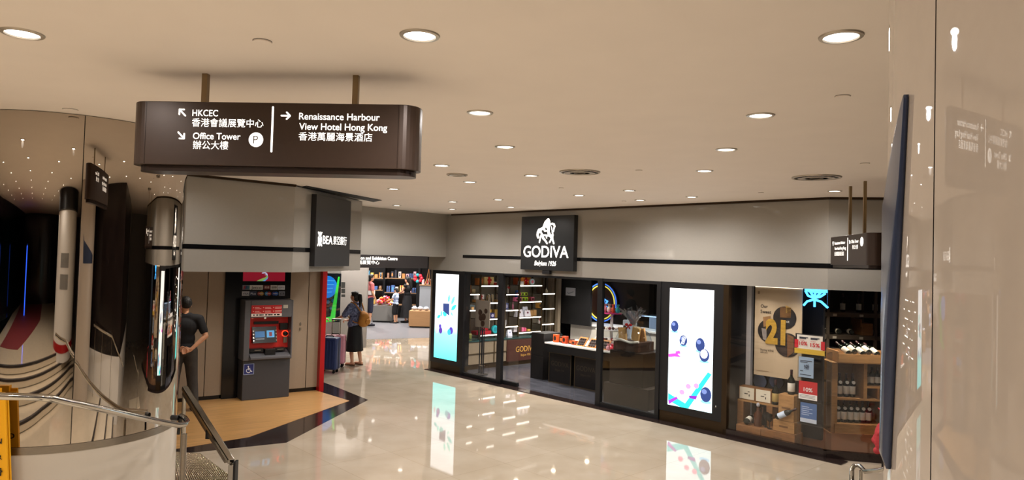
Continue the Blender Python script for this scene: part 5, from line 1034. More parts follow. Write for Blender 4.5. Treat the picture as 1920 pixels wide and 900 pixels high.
# ------------------------------------------------------------------ far shop
m_fsh = mat('far_shelf', (150, 116, 84), .5, noise=.1, nscale=6)
def far_shelf(lab, x0, x1, zs, y0=26.45, d=.4, back=True):
    t = thing('display_shelving', lab, 'shelf', WORLD, ((x0 + x1) / 2, y0, 0))
    for x in (x0, x1): MB().box(x - .02, x + .02, y0, y0 + d, 0, 2.4).build('upright', m_blackm, t)
    for z in zs: MB().box(x0 + .02, x1 - .02, y0, y0 + d, z - .03, z).build('shelf_board', m_fsh, t); MB().box(x0 + .02, x1 - .02, y0 + d - .08, y0 + d - .05, z - .036, z - .03).build('added_shelf_glow', mat('added_far_glow', (255, 250, 240), .4, emit=6), t)  # glowing strips under the boards are added, the real shelves show none
    return t
far_shelf('dark far shop shelving behind the man in the pink shirt', -5.6, -4.85, (1.53, 1.08, .55))
far_shelf('dark far shop shelving behind the woman in black', -4.82, -3.52, (1.55, 1.0, .55))
far_shelf('dark far shop shelving next to the leafy poster screen', -3.48, -2.5, (1.32, .79, .55))
pal = [(236, 226, 214), (214, 150, 90), (196, 60, 70), (80, 110, 170), (120, 80, 60), (240, 200, 210), (90, 160, 200), (230, 190, 90), (60, 60, 70), (200, 170, 150)]
pn = ['white', 'tan', 'red', 'blue', 'brown', 'pale pink', 'light blue', 'yellow', 'dark grey', 'beige']
ordn = ['first', 'second', 'third', 'fourth', 'fifth', 'sixth', 'seventh', 'eighth']
for (x0, x1, z, n, w) in ((-5.55, -4.9, 1.532, 4, 'top shelf behind the man in the pink shirt'), (-5.55, -4.9, 1.082, 4, 'middle shelf behind the man in the pink shirt'), (-5.55, -4.9, .552, 3, 'low shelf behind the man in the pink shirt'), (-4.75, -3.6, 1.552, 8, 'top shelf behind the woman in black'), (-4.75, -3.6, 1.002, 7, 'middle shelf behind the woman in black'),
                          (-3.42, -2.6, 1.322, 5, 'top shelf next to the leafy poster screen'), (-3.42, -2.6, .792, 4, 'middle shelf next to the leafy poster screen'), (-3.42, -2.6, .552, 3, 'low shelf next to the leafy poster screen')):
    for k in range(n):
        st_ = (x1 - x0) / n; xx = x0 + st_ * (k + .12); ww = st_ * random.uniform(.55, .8); hh = random.uniform(.12, .3 if z > .9 else .18); i = random.randrange(10)
        gift_box(WORLD, '%s boxed gift, %s from the entrance side on the far shop %s' % (pn[i], ordn[k], w) if False else '%s gift, %s along the %s' % (pn[i], ordn[k], w), xx, xx + ww, z, z + hh, 26.5 + .05 * (k % 2), .16, pal[i], grp='far shop gifts', kind='gift', cat='gift', emblem=pal[(i + 3) % 10] if k % 2 else None, rc=pal[(i + 5) % 10] if k % 3 == 0 else None)
tw = thing('tower_model', 'small bronze lattice tower model on the far shop shelf', 'ornament', WORLD, (-2.75, 25.9, 1.0))
q = onp(Z, 803, 534, -1.4); q = (q[0], 25.1, q[1]); b = MB()
for k in range(4): a = PI / 4 + k * PI / 2; b.tube([(q[0] + .16 * math.cos(a), q[1] + .16 * math.sin(a), q[2]), (q[0] + .07 * math.cos(a), q[1] + .07 * math.sin(a), q[2] + .2), (q[0] + .01 * math.cos(a), q[1] + .01 * math.sin(a), q[2] + .56)], [.022, .018, .01], 6)
tw.location = (q[0], q[1], q[2]); ORG[tw.name] = q; b.build('lattice', mat('tower_bronze', (140, 92, 56), .4, .5), tw)
for z in (.1, .22): MB().box(q[0] - .1 + z * .2, q[0] + .1 - z * .2, q[1] - .1 + z * .2, q[1] + .1 - z * .2, q[2] + z, q[2] + z + .02).build('deck', mat('tower_bronze', (140, 92, 56), .4, .5), tw)
fr_ = thing('display_stand', 'pale display stand under the lattice tower model', 'stand', WORLD, (q[0], q[1], .004)); MB().box(q[0] - .3, q[0] + .3, q[1] - .2, q[1] + .25, q[2] - .03, q[2]).build('top', m_fsh, fr_); MB().box(q[0] - .28, q[0] + .28, q[1] - .18, q[1] + .22, .06, q[2] - .03).build('cabinet', mat('pale_case', (150, 154, 160), .3, noise=.05, nscale=6), fr_); MB().box(q[0] - .26, q[0] + .26, q[1] - .16, q[1] + .2, .004, .06).build('plinth', m_blackm, fr_)
gx0, gy = onz(WORLD, 697, 604, .004); gx1 = onz(WORLD, 736, 604, .004)[0]
gc = thing('sweets_counter', 'grey counter with heaped colourful sweets in the far shop', 'counter', WORLD, ((gx0 + gx1) / 2, gy + .4, .004)); MB().box(gx0, gx1, gy, gy + .8, .06, .6).build('body', mat('counter_grey', (122, 120, 116), .4, noise=.05, nscale=6), gc); MB().box(gx0 + .03, gx1 - .03, gy + .03, gy + .77, .004, .06).build('plinth', m_blackm, gc)
hpz = MB()
for k in range(110):
    u, v = random.random(), random.random(); x = gx0 + .12 + u * (gx1 - gx0 - .2); hgt = .6 + .28 * math.sin(PI * (.15 + .7 * u)) * random.random() + .03; hpz.ell((x, gy + .1 + v * .5, hgt), (.045, .04, .035), 8, 5)
hm = [cm(c) for c in ((226, 60, 90), (240, 190, 70), (230, 120, 160), (240, 230, 220), (210, 40, 50), (250, 140, 60))]
hs = hpz.build('sweets_heap', hm, WORLD and None, org=((gx0 + gx1) / 2, gy + .3, .6), smooth='all'); tag(hs, 'heap of red, pink and yellow wrapped sweets on the grey far shop counter', 'sweets', None, 'stuff')
for i, p in enumerate(hs.data.polygons): p.material_index = (i // 40) % 6
tx0, ty = onz(WORLD, 766, 614, .004); tx1 = onz(WORLD, 812, 615, .004)[0]
tc_ = thing('wood_counter', 'light wood counter in the far shop next to the leafy poster screen', 'counter', WORLD, ((tx0 + tx1) / 2, ty + .3, .004)); MB().box(tx0, tx1, ty, ty + .6, .05, .56).build('body', mat('far_wood', (176, 134, 92), .5, noise=.12, nscale=4, stretch=(1, 1, 8)), tc_); MB().box(tx0 + .03, tx1 - .03, ty + .03, ty + .57, .004, .05).build('plinth', m_blackm, tc_)
for k in range(3): x = tx0 + .14 + .2 * k; t = thing('silver_bag', 'crinkled silver pack, %s on the light wood far counter' % ordn[k], 'packet', WORLD, (x, ty + .3, .562), 'silver packs'); MB().ell((x, ty + .3, .562 + .07), (.1, .1, .07), 10, 6).build('pack', cm((186, 190, 200), .25), t, smooth=True); MB().box(x - .05, x + .05, ty + .29, ty + .31, .68, .72).build('seal', cm((150, 156, 170), .25), t)
rb = thing('red_toy', 'cluster-like red ribbon rosette toy on the black post in the far shop', 'toy', WORLD, (-3.5, 25.4, 1.4)); q = onp(Z, 785, 522, -.6); q = (q[0] - .02, 25.95, q[1]); ORG[rb.name] = q; rb.location = q
for k in range(7): a = 2 * PI * k / 7; MB().ell((q[0] + .12 * math.cos(a), q[1], q[2] + .12 * math.sin(a)), (.07, .05, .07), 10, 6).build('loop', cm(((206, 40, 60), (40, 150, 160))[k % 3 == 2]), rb, smooth=True)
MB().box(q[0] - .06, q[0] + .06, q[1] + .0, q[1] + .1, .004, q[2] - .05).build('post', m_blackm, rb)
def simple_legs(sp=.09): return [[(-sp, 0, .92), (-sp - .01, .02, .5), (-sp - .01, -.02, .09), (-.1, 1, 0)], [(sp, 0, .92), (sp + .01, 0, .5), (sp + .01, -.03, .09), (.1, 1, 0)]]
def arms_down(f=.1): return [[(-.19, 0, 1.4), (-.25, 0, 1.14), (-.24, f, .9), (0, .1, -1), (1, 0, 0), .5, 1], [(.19, 0, 1.4), (.25, 0, 1.14), (.24, f, .9), (0, .1, -1), (-1, 0, 0), .5, -1]]
def garment(root, nm, ma, s, arms, sl=.6, w=1.1, d=1.2, z0=0):
    b = MB(); torso(b, s, w, d)
    if sl > .2: yoke(b, s)
    for a in arms: chain(b, [Vector(a[0]) * s, (Vector(a[0]) * (1 - sl) + Vector(a[1]) * sl) * s], [.072 * s, .064 * s])
    b.map(lambda v: (v.x, v.y, v.z + z0)); return fuse(b, nm, ma, root, .014, 3)
def pants(root, nm, ma, s, legs, f=1., z0=0):
    b = MB(); b.ell((0, 0, .92 * s), (.18 * s, .14 * s, .11 * s))
    for L in legs: k = Vector(L[1]); a = Vector(L[2]); e = k + (a - k) * max(0, f * 2 - 1) if f > .5 else Vector(L[0]) + (k - Vector(L[0])) * f * 2; chain(b, [Vector(L[0]) * s] + ([k * s, e * s] if f > .5 else [e * s]), [.105 * s, .082 * s, .07 * s][:3 if f > .5 else 2])
    b.map(lambda v: (v.x, v.y, v.z + z0)); return fuse(b, nm, ma, root, .014, 3)
def skirt(root, nm, ma, s, zt, zb_, r0, r1, z0=0):
    b = MB(); n = 32; vs = []
    for j in range(7): u = j / 6; vs += [((r0 + (r1 - r0) * u) * (1 + .04 * u * math.sin(6 * 2 * PI * i / n)) * math.cos(2 * PI * i / n), (r0 + (r1 - r0) * u) * .8 * math.sin(2 * PI * i / n), (zt + (zb_ - zt) * u) * s + z0) for i in range(n)]
    return b.add(vs, [(j * n + i, (j + 1) * n + i, (j + 1) * n + (i + 1) % n, j * n + (i + 1) % n) for j in range(6) for i in range(n)]).build(nm, ma, root, smooth='all')
def feet(root, ma, s, legs, nm='shoes', z0=0):
    b = MB()
    for L in legs: an = Vector(L[2]) * s; d = Vector(L[3]); cap(b, an + Vector((0, 0, -.04)) - d * .05, an + Vector((0, 0, -.05)) + d * .16, .046 * s, .04 * s)
    b.map(lambda v: (v.x, v.y, max(v.z, .004) + z0)); return fuse(b, nm, ma, root, .012, 1)
lg_ = simple_legs(); ar = arms_down(.12)
fx, fy = onz(WORLD, 692, 611, .004); pm, T = person('man in pink and white shirt and navy shorts standing at the far shop entrance', (fx, fy, .004), -60, 1.0, .012, lg_, ar, (0, 0), m_skin); hairdo(T, pm, 1, .012)
garment(pm, 'pink_shirt', cloth('pink_knit', (206, 112, 112)), 1., ar, .65, z0=.004); pants(pm, 'navy_shorts', cloth('navy_short', (36, 38, 58)), 1., lg_, .5, z0=.004); feet(pm, cloth('dark_sneaker', (40, 40, 50)), 1., lg_, z0=.004)
bw_ = MB(); bw_.lathe([(.2, 1.06), (.205, 1.12), (.2, 1.2)], 0, 0, 28); bw_.map(lambda v: (v.x, v.y * .78, v.z)); bw_.build('white_band', cloth('white_knit', (220, 214, 210)), pm, smooth=True)
b = MB()
for L in lg_: an = Vector(L[2]); cap(b, an + Vector((0, 0, .06)), an, .05, .046)
b.build('white_socks', cloth('white_sock', (226, 224, 220)), pm, smooth='all')
fx, fy = onz(WORLD, 741, 606, .004); s = .72; ar2 = [[(-.19, 0, 1.4), (-.24, .1, 1.18), (-.14, .32, 1.1), (0, 1, -.2), (0, 0, -1), .4, -1], [(.19, 0, 1.4), (.24, .1, 1.18), (.14, .32, 1.1), (0, 1, -.2), (0, 0, -1), .4, 1]]
ch, T = person('child in white and blue t-shirt leaning over the heaped sweets counter', (fx, fy, .004), 75, s, .012, lg_, ar2, (0, -.35), m_skin); hairdo(T, ch, s, .012)
garment(ch, 'white_blue_tshirt', mat('white_blue', (214, 222, 236), .85, noise=1, nscale=5, col2=(110, 150, 210)), s, ar2, .6, z0=.004); pants(ch, 'black_shorts', cloth('black_short', (22, 22, 26)), s, lg_, .56, z0=.004); feet(ch, cloth('black_shoe', (20, 20, 22)), s, lg_, z0=.004)
fx, fy = onz(WORLD, 762, 605, .004); s = .95; wb2, T = person('long-haired woman in sleeveless black dress beside the child in the far shop', (fx, fy, .004), 70, s, .012, lg_, ar2, (0, -.15), m_skin2)
hairdo(T, wb2, s, .012, extra=[([(0, -.07, .05), (.03, -.1, -.1), (.03, -.11, -.3)], [.07, .075, .05]), ([(.05, -.04, -.02), (.06, -.06, -.26)], [.04, .035])]); garment(wb2, 'black_top', cloth('black_dress', (20, 19, 22)), s, ar2, .08, z0=.004); skirt(wb2, 'black_skirt', cloth('black_dress', (20, 19, 22)), s, 1.02, .2, .17, .27, .004); feet(wb2, cloth('black_shoe', (20, 20, 22)), s, lg_, z0=.004)
for x, y in ((-4.6, 24.0), (-3.2, 24.6), (-4.2, 21.5), (-2.0, 22.5), (-5.5, 25.3), (-3.0, 16.6), (-2.8, 18.6), (-4.4, 17.2)):  # unseen lamps added to brighten the far shop and the passage floor
    L = bpy.data.lights.get('added_far_lamp') or bpy.data.lights.new('added_far_lamp', 'SPOT'); L.energy = SHOP_W * 2.6; L.color = (1, .95, .9); L.spot_size = math.radians(140); L.spot_blend = .8; L.shadow_soft_size = .06
    o = bpy.data.objects.new('lamp', L); COL.objects.link(o); t = copy_tree(dl0)
    for c in list(t.children):
        if c.type == 'LIGHT': bpy.data.objects.remove(c)
    t.location = (x, y, H); t['label'] = 'unseen downlight added to brighten the far shop and passage'; t['group'] = 'added downlights of the far shop and passage'; o.parent = t; o.location = (0, 0, -.05)
# ------------------------------------------------------------------ wine shop
pw = lambda X, Y: (1380 + X / 7.778, 690 + Y / 5.0)
def wg(X, Y, t=.2): return onp(G, 1380 + X / 7.778, 690 + Y / 7.778 * (900 / 900), t)
def wgp(X, Y, t=.2): return onp(G, 1380 + X * .12857, 690 + Y * .2, t)
wz = lambda X, Y, t=.2: onp(G, 1380 + X / 5.0, 690 + Y / 5.0, t)       # crop 1400x900 shows 280x180 px
vz = lambda X, Y, t=0.: onp(V, 1380 + X / 5.0, 690 + Y / 5.0, t)
m_bot = mat('bottle_glass', (16, 20, 16), .08, ior=1.52, noise=.1, nscale=6); m_lab = mat('bottle_label', (222, 216, 200), .6, noise=.06, nscale=30); m_cap = mat('bottle_capsule', (50, 22, 26), .35, noise=.1, nscale=9)
def bottle(lab, F, p, d, h, grp=None, lc=None, r=None, sticker=False):
    """a wine bottle standing at p or pointing along d"""
    t = thing('wine_bottle', lab, 'wine bottle', F, p, grp); r = r or h * .125; d = Vector(d).normalized()
    MB().lathe_dir([(r * .85, 0), (r, h * .02), (r, h * .56), (r * .8, h * .64), (r * .4, h * .72), (r * .36, h * .8)], p, d, 18).build('glass', m_bot, t, smooth=True)
    MB().lathe_dir([(r * .38, h * .8), (r * .38, h * .985), (r * .3, h)], p, d, 14).build('capsule', m_cap, t, smooth=True)
    MB().lathe_dir([(r * 1.01, h * .12), (r * 1.015, h * .121), (r * 1.015, h * .46), (r * 1.01, h * .461)], p, d, 18).build('label', lc or m_lab, t, smooth=True)
    if sticker: MB().lathe_dir([(r * .6, 0), (r * .6, .004)], Vector(p) + d * h * .62 + Vector((0, -r * .9, 0)), (0, -1, .5), 14).build('neck_sticker', m_lab, t)
    return t
def bt(lab, X, Yt, Yb, t=.2, **k):
    x, z0 = wz(X, Yb, t); z1 = wz(X, Yt, t)[1]; return bottle(lab, G, (x, t, z0), (0, 0, 1), z1 - z0, **k)
# crates of the window display
def crate(lab, X0, X1, Yt, Yb, t=.2, d=.25, ma=None, z0=None):
    x0, zz0 = wz(X0, Yb, t); x1, _ = wz(X1, Yb, t); z1 = wz((X0 + X1) / 2, Yt, t)[1]; z0 = z0 or max(.012, (zz0 + wz(X1, Yb, t)[1]) / 2)
    q = thing('wine_crate', lab, 'wooden crate', G, ((x0 + x1) / 2, t + d / 2, z0)); ma = ma or m_crate
    B_ = MB(); B_.box(x0, x1, t, t + .014, z0, z1); B_.box(x0, x1, t + d - .014, t + d, z0, z1); B_.box(x0, x0 + .014, t + .014, t + d - .014, z0, z1); B_.box(x1 - .014, x1, t + .014, t + d - .014, z0, z1); B_.build('side_boards', ma, q, bevel=.002)
    MB().box(x0 + .002, x1 - .002, t + .002, t + d - .002, z1 - .012, z1 + .004).build('lid', ma, q, bevel=.002); MB().box(x0 + .005, x1 - .005, t + .005, t + d - .005, z0, z0 + .012).build('bottom', ma, q)
    MB().box((x0 + x1) / 2 - .06, (x0 + x1) / 2 + .06, t - .002, t, (z0 + z1) / 2 - .012, (z0 + z1) / 2 + .012).build('brand_mark', mat('crate_mark', (110, 76, 44), .6), q)
    return (x0, x1, z0, z1)
lowa = crate('long low brown crate under the lying bottle and decanter', 0, 228, 548, 655, .06, .22, m_crate_d)
lowb = crate('low brown crate under the two stacked pine crates', 232, 548, 600, 718, .05, .24, m_crate_d)
mid = crate('square pine crate between low brown crate and tall pine crate', 345, 545, 500, 628, .08, .2, z0=lowb[3] + .006); 
tall = crate('tall upright pine crate with dark bottle on top', 395, 540, 255, 498, .09, .18, z0=mid[3] + .006)
x0, z1 = wz(15, 300, .3); x1, _ = wz(392, 350, .3); z0 = .013; z1 = wz(200, 322, .3)[1]
shf = thing('crate_shelf', 'small pine bench shelf carrying two white fronted wine boxes', 'shelf', G, ((x0 + x1) / 2, .4, z0)); MB().box(x0, x1, .3, .5, z1 - .02, z1).build('top_board', m_crate, shf); MB().box(x0, x0 + .09, .3, .5, z0, z1 - .02).build('side_board', m_crate_d, shf); MB().box(wz(285, 400, .3)[0], wz(340, 400, .3)[0], .3, .5, z0, z1 - .02).build('side_board', m_crate_d, shf)
for k, (X0, X1) in enumerate(((25, 178), (178, 332))):
    a, _ = wz(X0, 250, .32); b, _ = wz(X1, 250, .32); hh = z1 + .19
    q = thing('wine_box', ('white fronted wine box on the bench shelf, beside the white post', 'white fronted wine box on the bench shelf, beside the dark champagne bottle')[k], 'wine box', G, ((a + b) / 2, .4, z1 + .002)); MB().box(a, b - .006, .33, .48, z1 + .002, hh).build('box', m_crate_d, q); MB().box(a + .012, b - .018, .324, .33, z1 + .014, hh - .012).build('label', mat('box_label', (226, 218, 196), .6, noise=.05, nscale=8), q)
    for u, v, w_, h_ in ((.35, .45, .05, .012), (.62, .3, .012, .03), (.55, .62, .03, .008)): MB().box(a + (b - a) * u, a + (b - a) * u + w_, .321, .324, z1 + .19 * v, z1 + .19 * v + h_).build('print', mat('label_ink', (60, 50, 44), .6), q)
x, z = wz(360, 340, .3); bottle('dark champagne bottle standing on the bench shelf', G, (wz(368, 320, .36)[0], .36, z1 + .003), (0, 0, 1), .34, lc=mat('gold_label', (176, 150, 90), .4), r=.045)
bottle('dark red wine bottle with white label on the tall pine crate', G, ((tall[0] + tall[1]) / 2 + .02, .19, tall[3] + .006), (0, 0, 1), wz(530, 20, .19)[1] - tall[3], r=.046)
x, z = wz(95, 530, .1); bottle('bottle lying on the low crate with its base to the window', G, (x, .1, lowa[3] + .048), (-.1, .75, .12), .3, r=.042)
x, z = wz(372, 462, .02); x2, z2 = wz(556, 386, .02); bottle('bottle leaning up diagonally before the tall pine crate', G, (x, .04, z), (x2 - x, .02, z2 - z), math.hypot(x2 - x, z2 - z), r=.038, lc=mat('blue_white_label', (200, 216, 236), .6))
x, _ = wz(205, 500, .18); zc = lowa[3] + .006; dk = thing('decanter', 'brown glass decanter with round stopper on the low crate', 'decanter', G, (x, .18, zc)); m_amb = mat('amber_glass', (74, 40, 24), .08, coat=.5)
MB().lathe([(.05, zc), (.055, zc + .02), (.055, zc + .17), (.022, zc + .21), (.02, zc + .26)], x, .18, 20).build('body', m_amb, dk, smooth=True); MB().ell((x, .18, zc + .29), (.026, .026, .03), 12, 8).build('stopper', mat('crystal', (170, 170, 176), .08, coat=.5), dk, smooth=True); MB().tube([(x + .02, .18, zc + .24), (x + .07, .18, zc + .27), (x + .06, .18, zc + .18)], .008, 8).build('spout', m_amb, dk, smooth=True)
for k, X in enumerate((263, 312)):
    x, _ = wz(X, 560, .1); zc = (lowb if X > 232 else lowa)[3] + .006; g = thing('wine_glass', ('black wine goblet on the low crate, next to the decanter', 'black wine goblet on the low crate, next to the pine crates')[k], 'wine glass', G, (x, .11 + .05 * (1 - k), zc))
    MB().lathe([(.032, zc), (.03, zc + .006), (.006, zc + .012), (.006, zc + .09), (.03, zc + .11), (.042, zc + .15), (.034, zc + .2), (.031, zc + .2), (.038, zc + .15), (.004, zc + .105)], x, .11 + .05 * (1 - k), 18).build('goblet', m_ad, g, smooth=True)
# black screen with barrel heads, poster
struct(MB().box(6.98, 7.95, .82, .88, .012, 2.12).build('wall_display', mat('display_black', (34, 33, 36), .6, noise=.1, nscale=6), F=G), 'black board behind the wine window display')
for k, X in enumerate((222, 375)):
    x, z = wz(X, 125, .76); bh = thing('barrel_head', ('slate blue barrel head under the poster, by the white post', 'slate blue barrel head under the poster, by the standing bottle')[k], 'barrel head', G, (x, .76, z)); MB().lathe_dir([(.103, 0), (.103, .05)], (x, .76, z), (0, 1, 0), 32).build('boards', mat('slate_blue', (88, 100, 124), .6, noise=.3, nscale=9), bh)
    MB().lathe_dir([(.107, .005), (.107, .05), (.1, .055)], (x, .76, z), (0, 1, 0), 32).build('hoop', m_ad, bh)
px9 = lambda X, Y, t=.35: onp(G, 1400 + X / 5.294, 530 + Y / 5.294, t)
po = thing('poster', 'large beige anniversary poster with gold 21 in the wine shop window', 'poster', G, (7.5, .35, .85))
cn = [px9(*p) for p in ((82, 40), (553, 62))]; x0, x1 = px9(78, 500)[0], px9(548, 400)[0]; zt9 = (cn[0][1] + cn[1][1]) / 2; zb9 = .86
MB().box(x0, x1, .35, .37, zb9, zt9).build('board', mat('poster_beige', (184, 163, 134), .5, noise=.05, nscale=3), po); MB().box(x0, x1, .345, .372, zt9, zt9 + .012).build('lit_edge', mat('poster_lit', (255, 244, 220), .4, emit=2), po)
m_pd = mat('poster_dark', (44, 36, 32), .5, noise=.6, nscale=9); m_pg = mat('poster_gold', (212, 168, 74), .3, .4, noise=.25, nscale=14, stretch=(1, 1, 3)); u9 = px9(300, 400)[0] - px9(200, 400)[0]; u9 /= 100; v9 = px9(300, 300)[1] - px9(300, 400)[1]; v9 /= 100
for k, (X, Y, r) in enumerate(((378, 350, 112), (228, 480, 118), (405, 620, 118))):
    q = px9(X, Y); MB().face(oval(*q, r * u9, r * v9, 36), .345 - .0008 * k, .351).build('round_photo', m_pd, po)
for pts, c in (([(335, 240), (445, 250), (440, 350), (335, 345)], (120, 84, 46)), ([(390, 225), (446, 250), (440, 310), (392, 300)], (206, 164, 90)), ([(165, 340), (240, 330), (230, 420), (170, 440)], (150, 110, 70)), ([(150, 450), (200, 460), (200, 580), (165, 560)], (140, 130, 124)), ([(405, 510), (470, 540), (470, 690), (405, 740)], (112, 76, 48)), ([(405, 330), (480, 320), (480, 420), (405, 440)], (34, 32, 34)), ([(330, 640), (400, 640), (400, 740), (335, 700)], (60, 46, 40))):
    MB().face([px9(*p) for p in pts], .3415, .343).build('photo_patch', mat('pp_%d_%d' % c[:2], c, .5, noise=.3, nscale=12), po)
a, z0 = px9(190, 585); b = px9(388, 585)[0]; z2 = px9(280, 365)[1]; text_mb('21', a, .34, z0, z2 - z0, b - a, bold=.055).build('gold_numeral', m_pg, po); m_ink = mat('poster_ink', (36, 30, 28), .5)
tpx(px9, po, .347, 'Our', 142, 212, 246, 32, m_ink, bold=.01); tpx(px9, po, .347, 'Sweet', 140, 246, 300, 34, m_ink, bold=.01); tpx(px9, po, .34, 'st', 398, 430, 398, 30, mat('poster_pale', (206, 200, 190), .5)); tpx(px9, po, .347, 'Sharing WINE', 136, 270, 672, 22, m_ink); tpx(px9, po, .347, 'with you', 136, 210, 694, 18, m_ink)
MB().box(px9(98, 870)[0], px9(222, 870)[0], .346, .35, px9(150, 876)[1], px9(150, 872)[1]).build('small_print', mat('poster_ink2', (140, 116, 90), .5), po); MB().box(px9(112, 90)[0], px9(130, 90)[0], .346, .35, px9(120, 112)[1], px9(120, 84)[1]).build('small_emblem', mat('poster_ink2', (140, 116, 90), .5), po)
# blue neon emblem
ne = thing('neon_emblem', 'bright blue neon emblem of curved strokes hanging in the wine window', 'neon sign', G, (8.05, .3, 1.7)); m_ne = mat('neon_blue', (70, 170, 255), .4, emit=3.4); n9 = lambda X, Y: (lambda q: (q[0], .3, q[1]))(px9(X, Y, .3))
for pts in ([(582, 62), (620, 84), (700, 94), (800, 90)], [(582, 78), (610, 130), (670, 152), (730, 140), (780, 108)], [(600, 60), (660, 72), (730, 76), (800, 66)], [(625, 80), (645, 110), (672, 155)], [(745, 86), (715, 120), (676, 155)], [(690, 60), (680, 100), (674, 150), (674, 240)], [(565, 225), (600, 186), (672, 166), (740, 190), (806, 250)]):
    MB().tube([n9(*p) for p in pts], .0155, 8).build('neon_stroke', m_ne, ne, smooth=True)
MB().tube([n9(690, 60), (n9(690, 60)[0], .3, 2.12)], .004, 6).build('cord', m_ad, ne)
# clear stand with four notices
nsn = thing('notice_stand', 'clear acrylic stand with discount notices in the wine shop window', 'sign stand', G, (7.95, .3, .012))
TS = .07
def sheet(X0, X1, Y0, Y1, c, nm): a, z1_ = px9(X0, Y0, TS); b, z0_ = px9(X1, Y1, TS); o = MB().box(a, b, TS, TS + .006, z0_, z1_).build(nm, mat('sh_%d_%d_%d' % c, c, .5), nsn); return o, a, b, z0_, z1_
def put(o, s, a, b, z, h, ma, **k): text_mb(s, a, TS - .004, z, h, b - a, **k).build('lettering', ma, o)
m_rd = mat('print_red', (196, 30, 44), .5); m_wt = mat('print_white', (238, 236, 232), .5); m_dk = mat('print_dark', (40, 44, 60), .5)
fr1 = sheet(482, 768, 500, 725, (30, 26, 26), 'notice_frame')[0]; fr1.location = (0, .009, 0)
o, a, b, z0, z1 = sheet(500, 752, 512, 716, (222, 216, 204), 'sheet'); W_, H_ = b - a, z1 - z0
MB().box(a - .03, a + .02, TS - .003, TS, z0 + H_ * .25, z0 + H_ * .72).build('red_edge', m_rd, o); MB().box(b - .02, b + .03, TS - .003, TS, z0 + H_ * .25, z0 + H_ * .72).build('red_edge', m_rd, o); MB().box(a - .03, b + .03, TS - .003, TS, z0 - .015, z0 + H_ * .22).build('gold_edge', mat('gold_print', (206, 170, 60), .5), o)
put(o, '10%', a + W_ * .1, a + W_ * .42, z0 + H_ * .42, H_ * .22, m_rd, bold=.02); put(o, '15%', a + W_ * .54, a + W_ * .9, z0 + H_ * .38, H_ * .22, m_rd, bold=.02); put(o, 'MORE', a + W_ * .1, a + W_ * .3, z0 + H_ * .67, H_ * .06, m_rd); put(o, 'MORE', a + W_ * .54, a + W_ * .74, z0 + H_ * .65, H_ * .06, m_rd)
for u in (.1, .54):
    for v, w_ in ((.86, .34), (.8, .26)): MB().box(a + W_ * u, a + W_ * (u + w_), TS - .003, TS, z0 + H_ * v - .006, z0 + H_ * v + .006).build('print', m_dk, o)
def sheet2(X0, X1, Y0, Y1, c, nm): a, z1_ = wz(X0, Y0, TS); b, z0_ = wz(X1, Y1, TS); o = MB().box(a, b, TS, TS + .006, z0_, z1_).build(nm, mat('sh_%d_%d_%d' % c, c, .5), nsn); return o, a, b, z0_, z1_
o, a, b, z0, z1 = sheet2(590, 725, -110, 100, (150, 172, 196), 'blue_sheet'); W_, H_ = b - a, z1 - z0; put(o, '9折', a + W_ * .38, a + W_ * .72, z0 + H_ * .42, H_ * .2, m_dk, bold=.02)
for v, u, w_ in ((.8, .1, .8), (.73, .1, .5), (.3, .1, .2), (.12, .1, .75)): MB().box(a + W_ * u, a + W_ * (u + w_), TS - .003, TS, z0 + H_ * v, z0 + H_ * v + .008).build('print', m_dk, o)
o, a, b, z0, z1 = sheet2(590, 760, 115, 312, (190, 34, 42), 'red_sheet'); W_, H_ = b - a, z1 - z0; put(o, '10%', a + W_ * .28, a + W_ * .76, z0 + H_ * .45, H_ * .22, m_wt, bold=.015); MB().box(a, b, TS - .002, TS, z0, z0 + H_ * .3).build('white_foot', m_wt, o)
for v in (.22, .15, .08): MB().box(a + W_ * .06, a + W_ * .9, TS - .004, TS - .002, z0 + H_ * v, z0 + H_ * v + .005).build('print', mat('print_grey', (120, 120, 124), .5), o)
o, a, b, z0, z1 = sheet2(605, 755, 318, 528, (74, 106, 156), 'blue_sheet'); W_, H_ = b - a, z1 - z0; MB().box(a, b, TS - .002, TS, z0, z0 + H_ * .2).build('white_foot', mat('pale_foot', (190, 200, 214), .5), o)
for v in (.78, .68, .58, .48, .38): MB().box(a + W_ * .08, a + W_ * (.9 - .2 * (v * 10 % 2)), TS - .003, TS, z0 + H_ * v, z0 + H_ * v + .008).build('print', mat('print_pale', (170, 190, 220), .5), o)
a, b = max(wz(560, 300, TS)[0], lowb[1] + .012), wz(850, 300, TS)[0]
for Y in (100, 310, 530): z = wz(680, Y, TS)[1]; MB().box(a, b, TS + .0, TS + .16, z - .012, z - .004).build('acrylic_shelf', m_acryl, nsn)
for x in (a, b - .008): MB().box(x, x + .008, TS + .005, TS + .16, .03, wz(680, -160, TS)[1]).build('acrylic_side', m_acryl, nsn)
MB().box(a + .04, b - .02, TS + .01, TS + .2, .012, .05).build('acrylic_base', m_acryl, nsn)
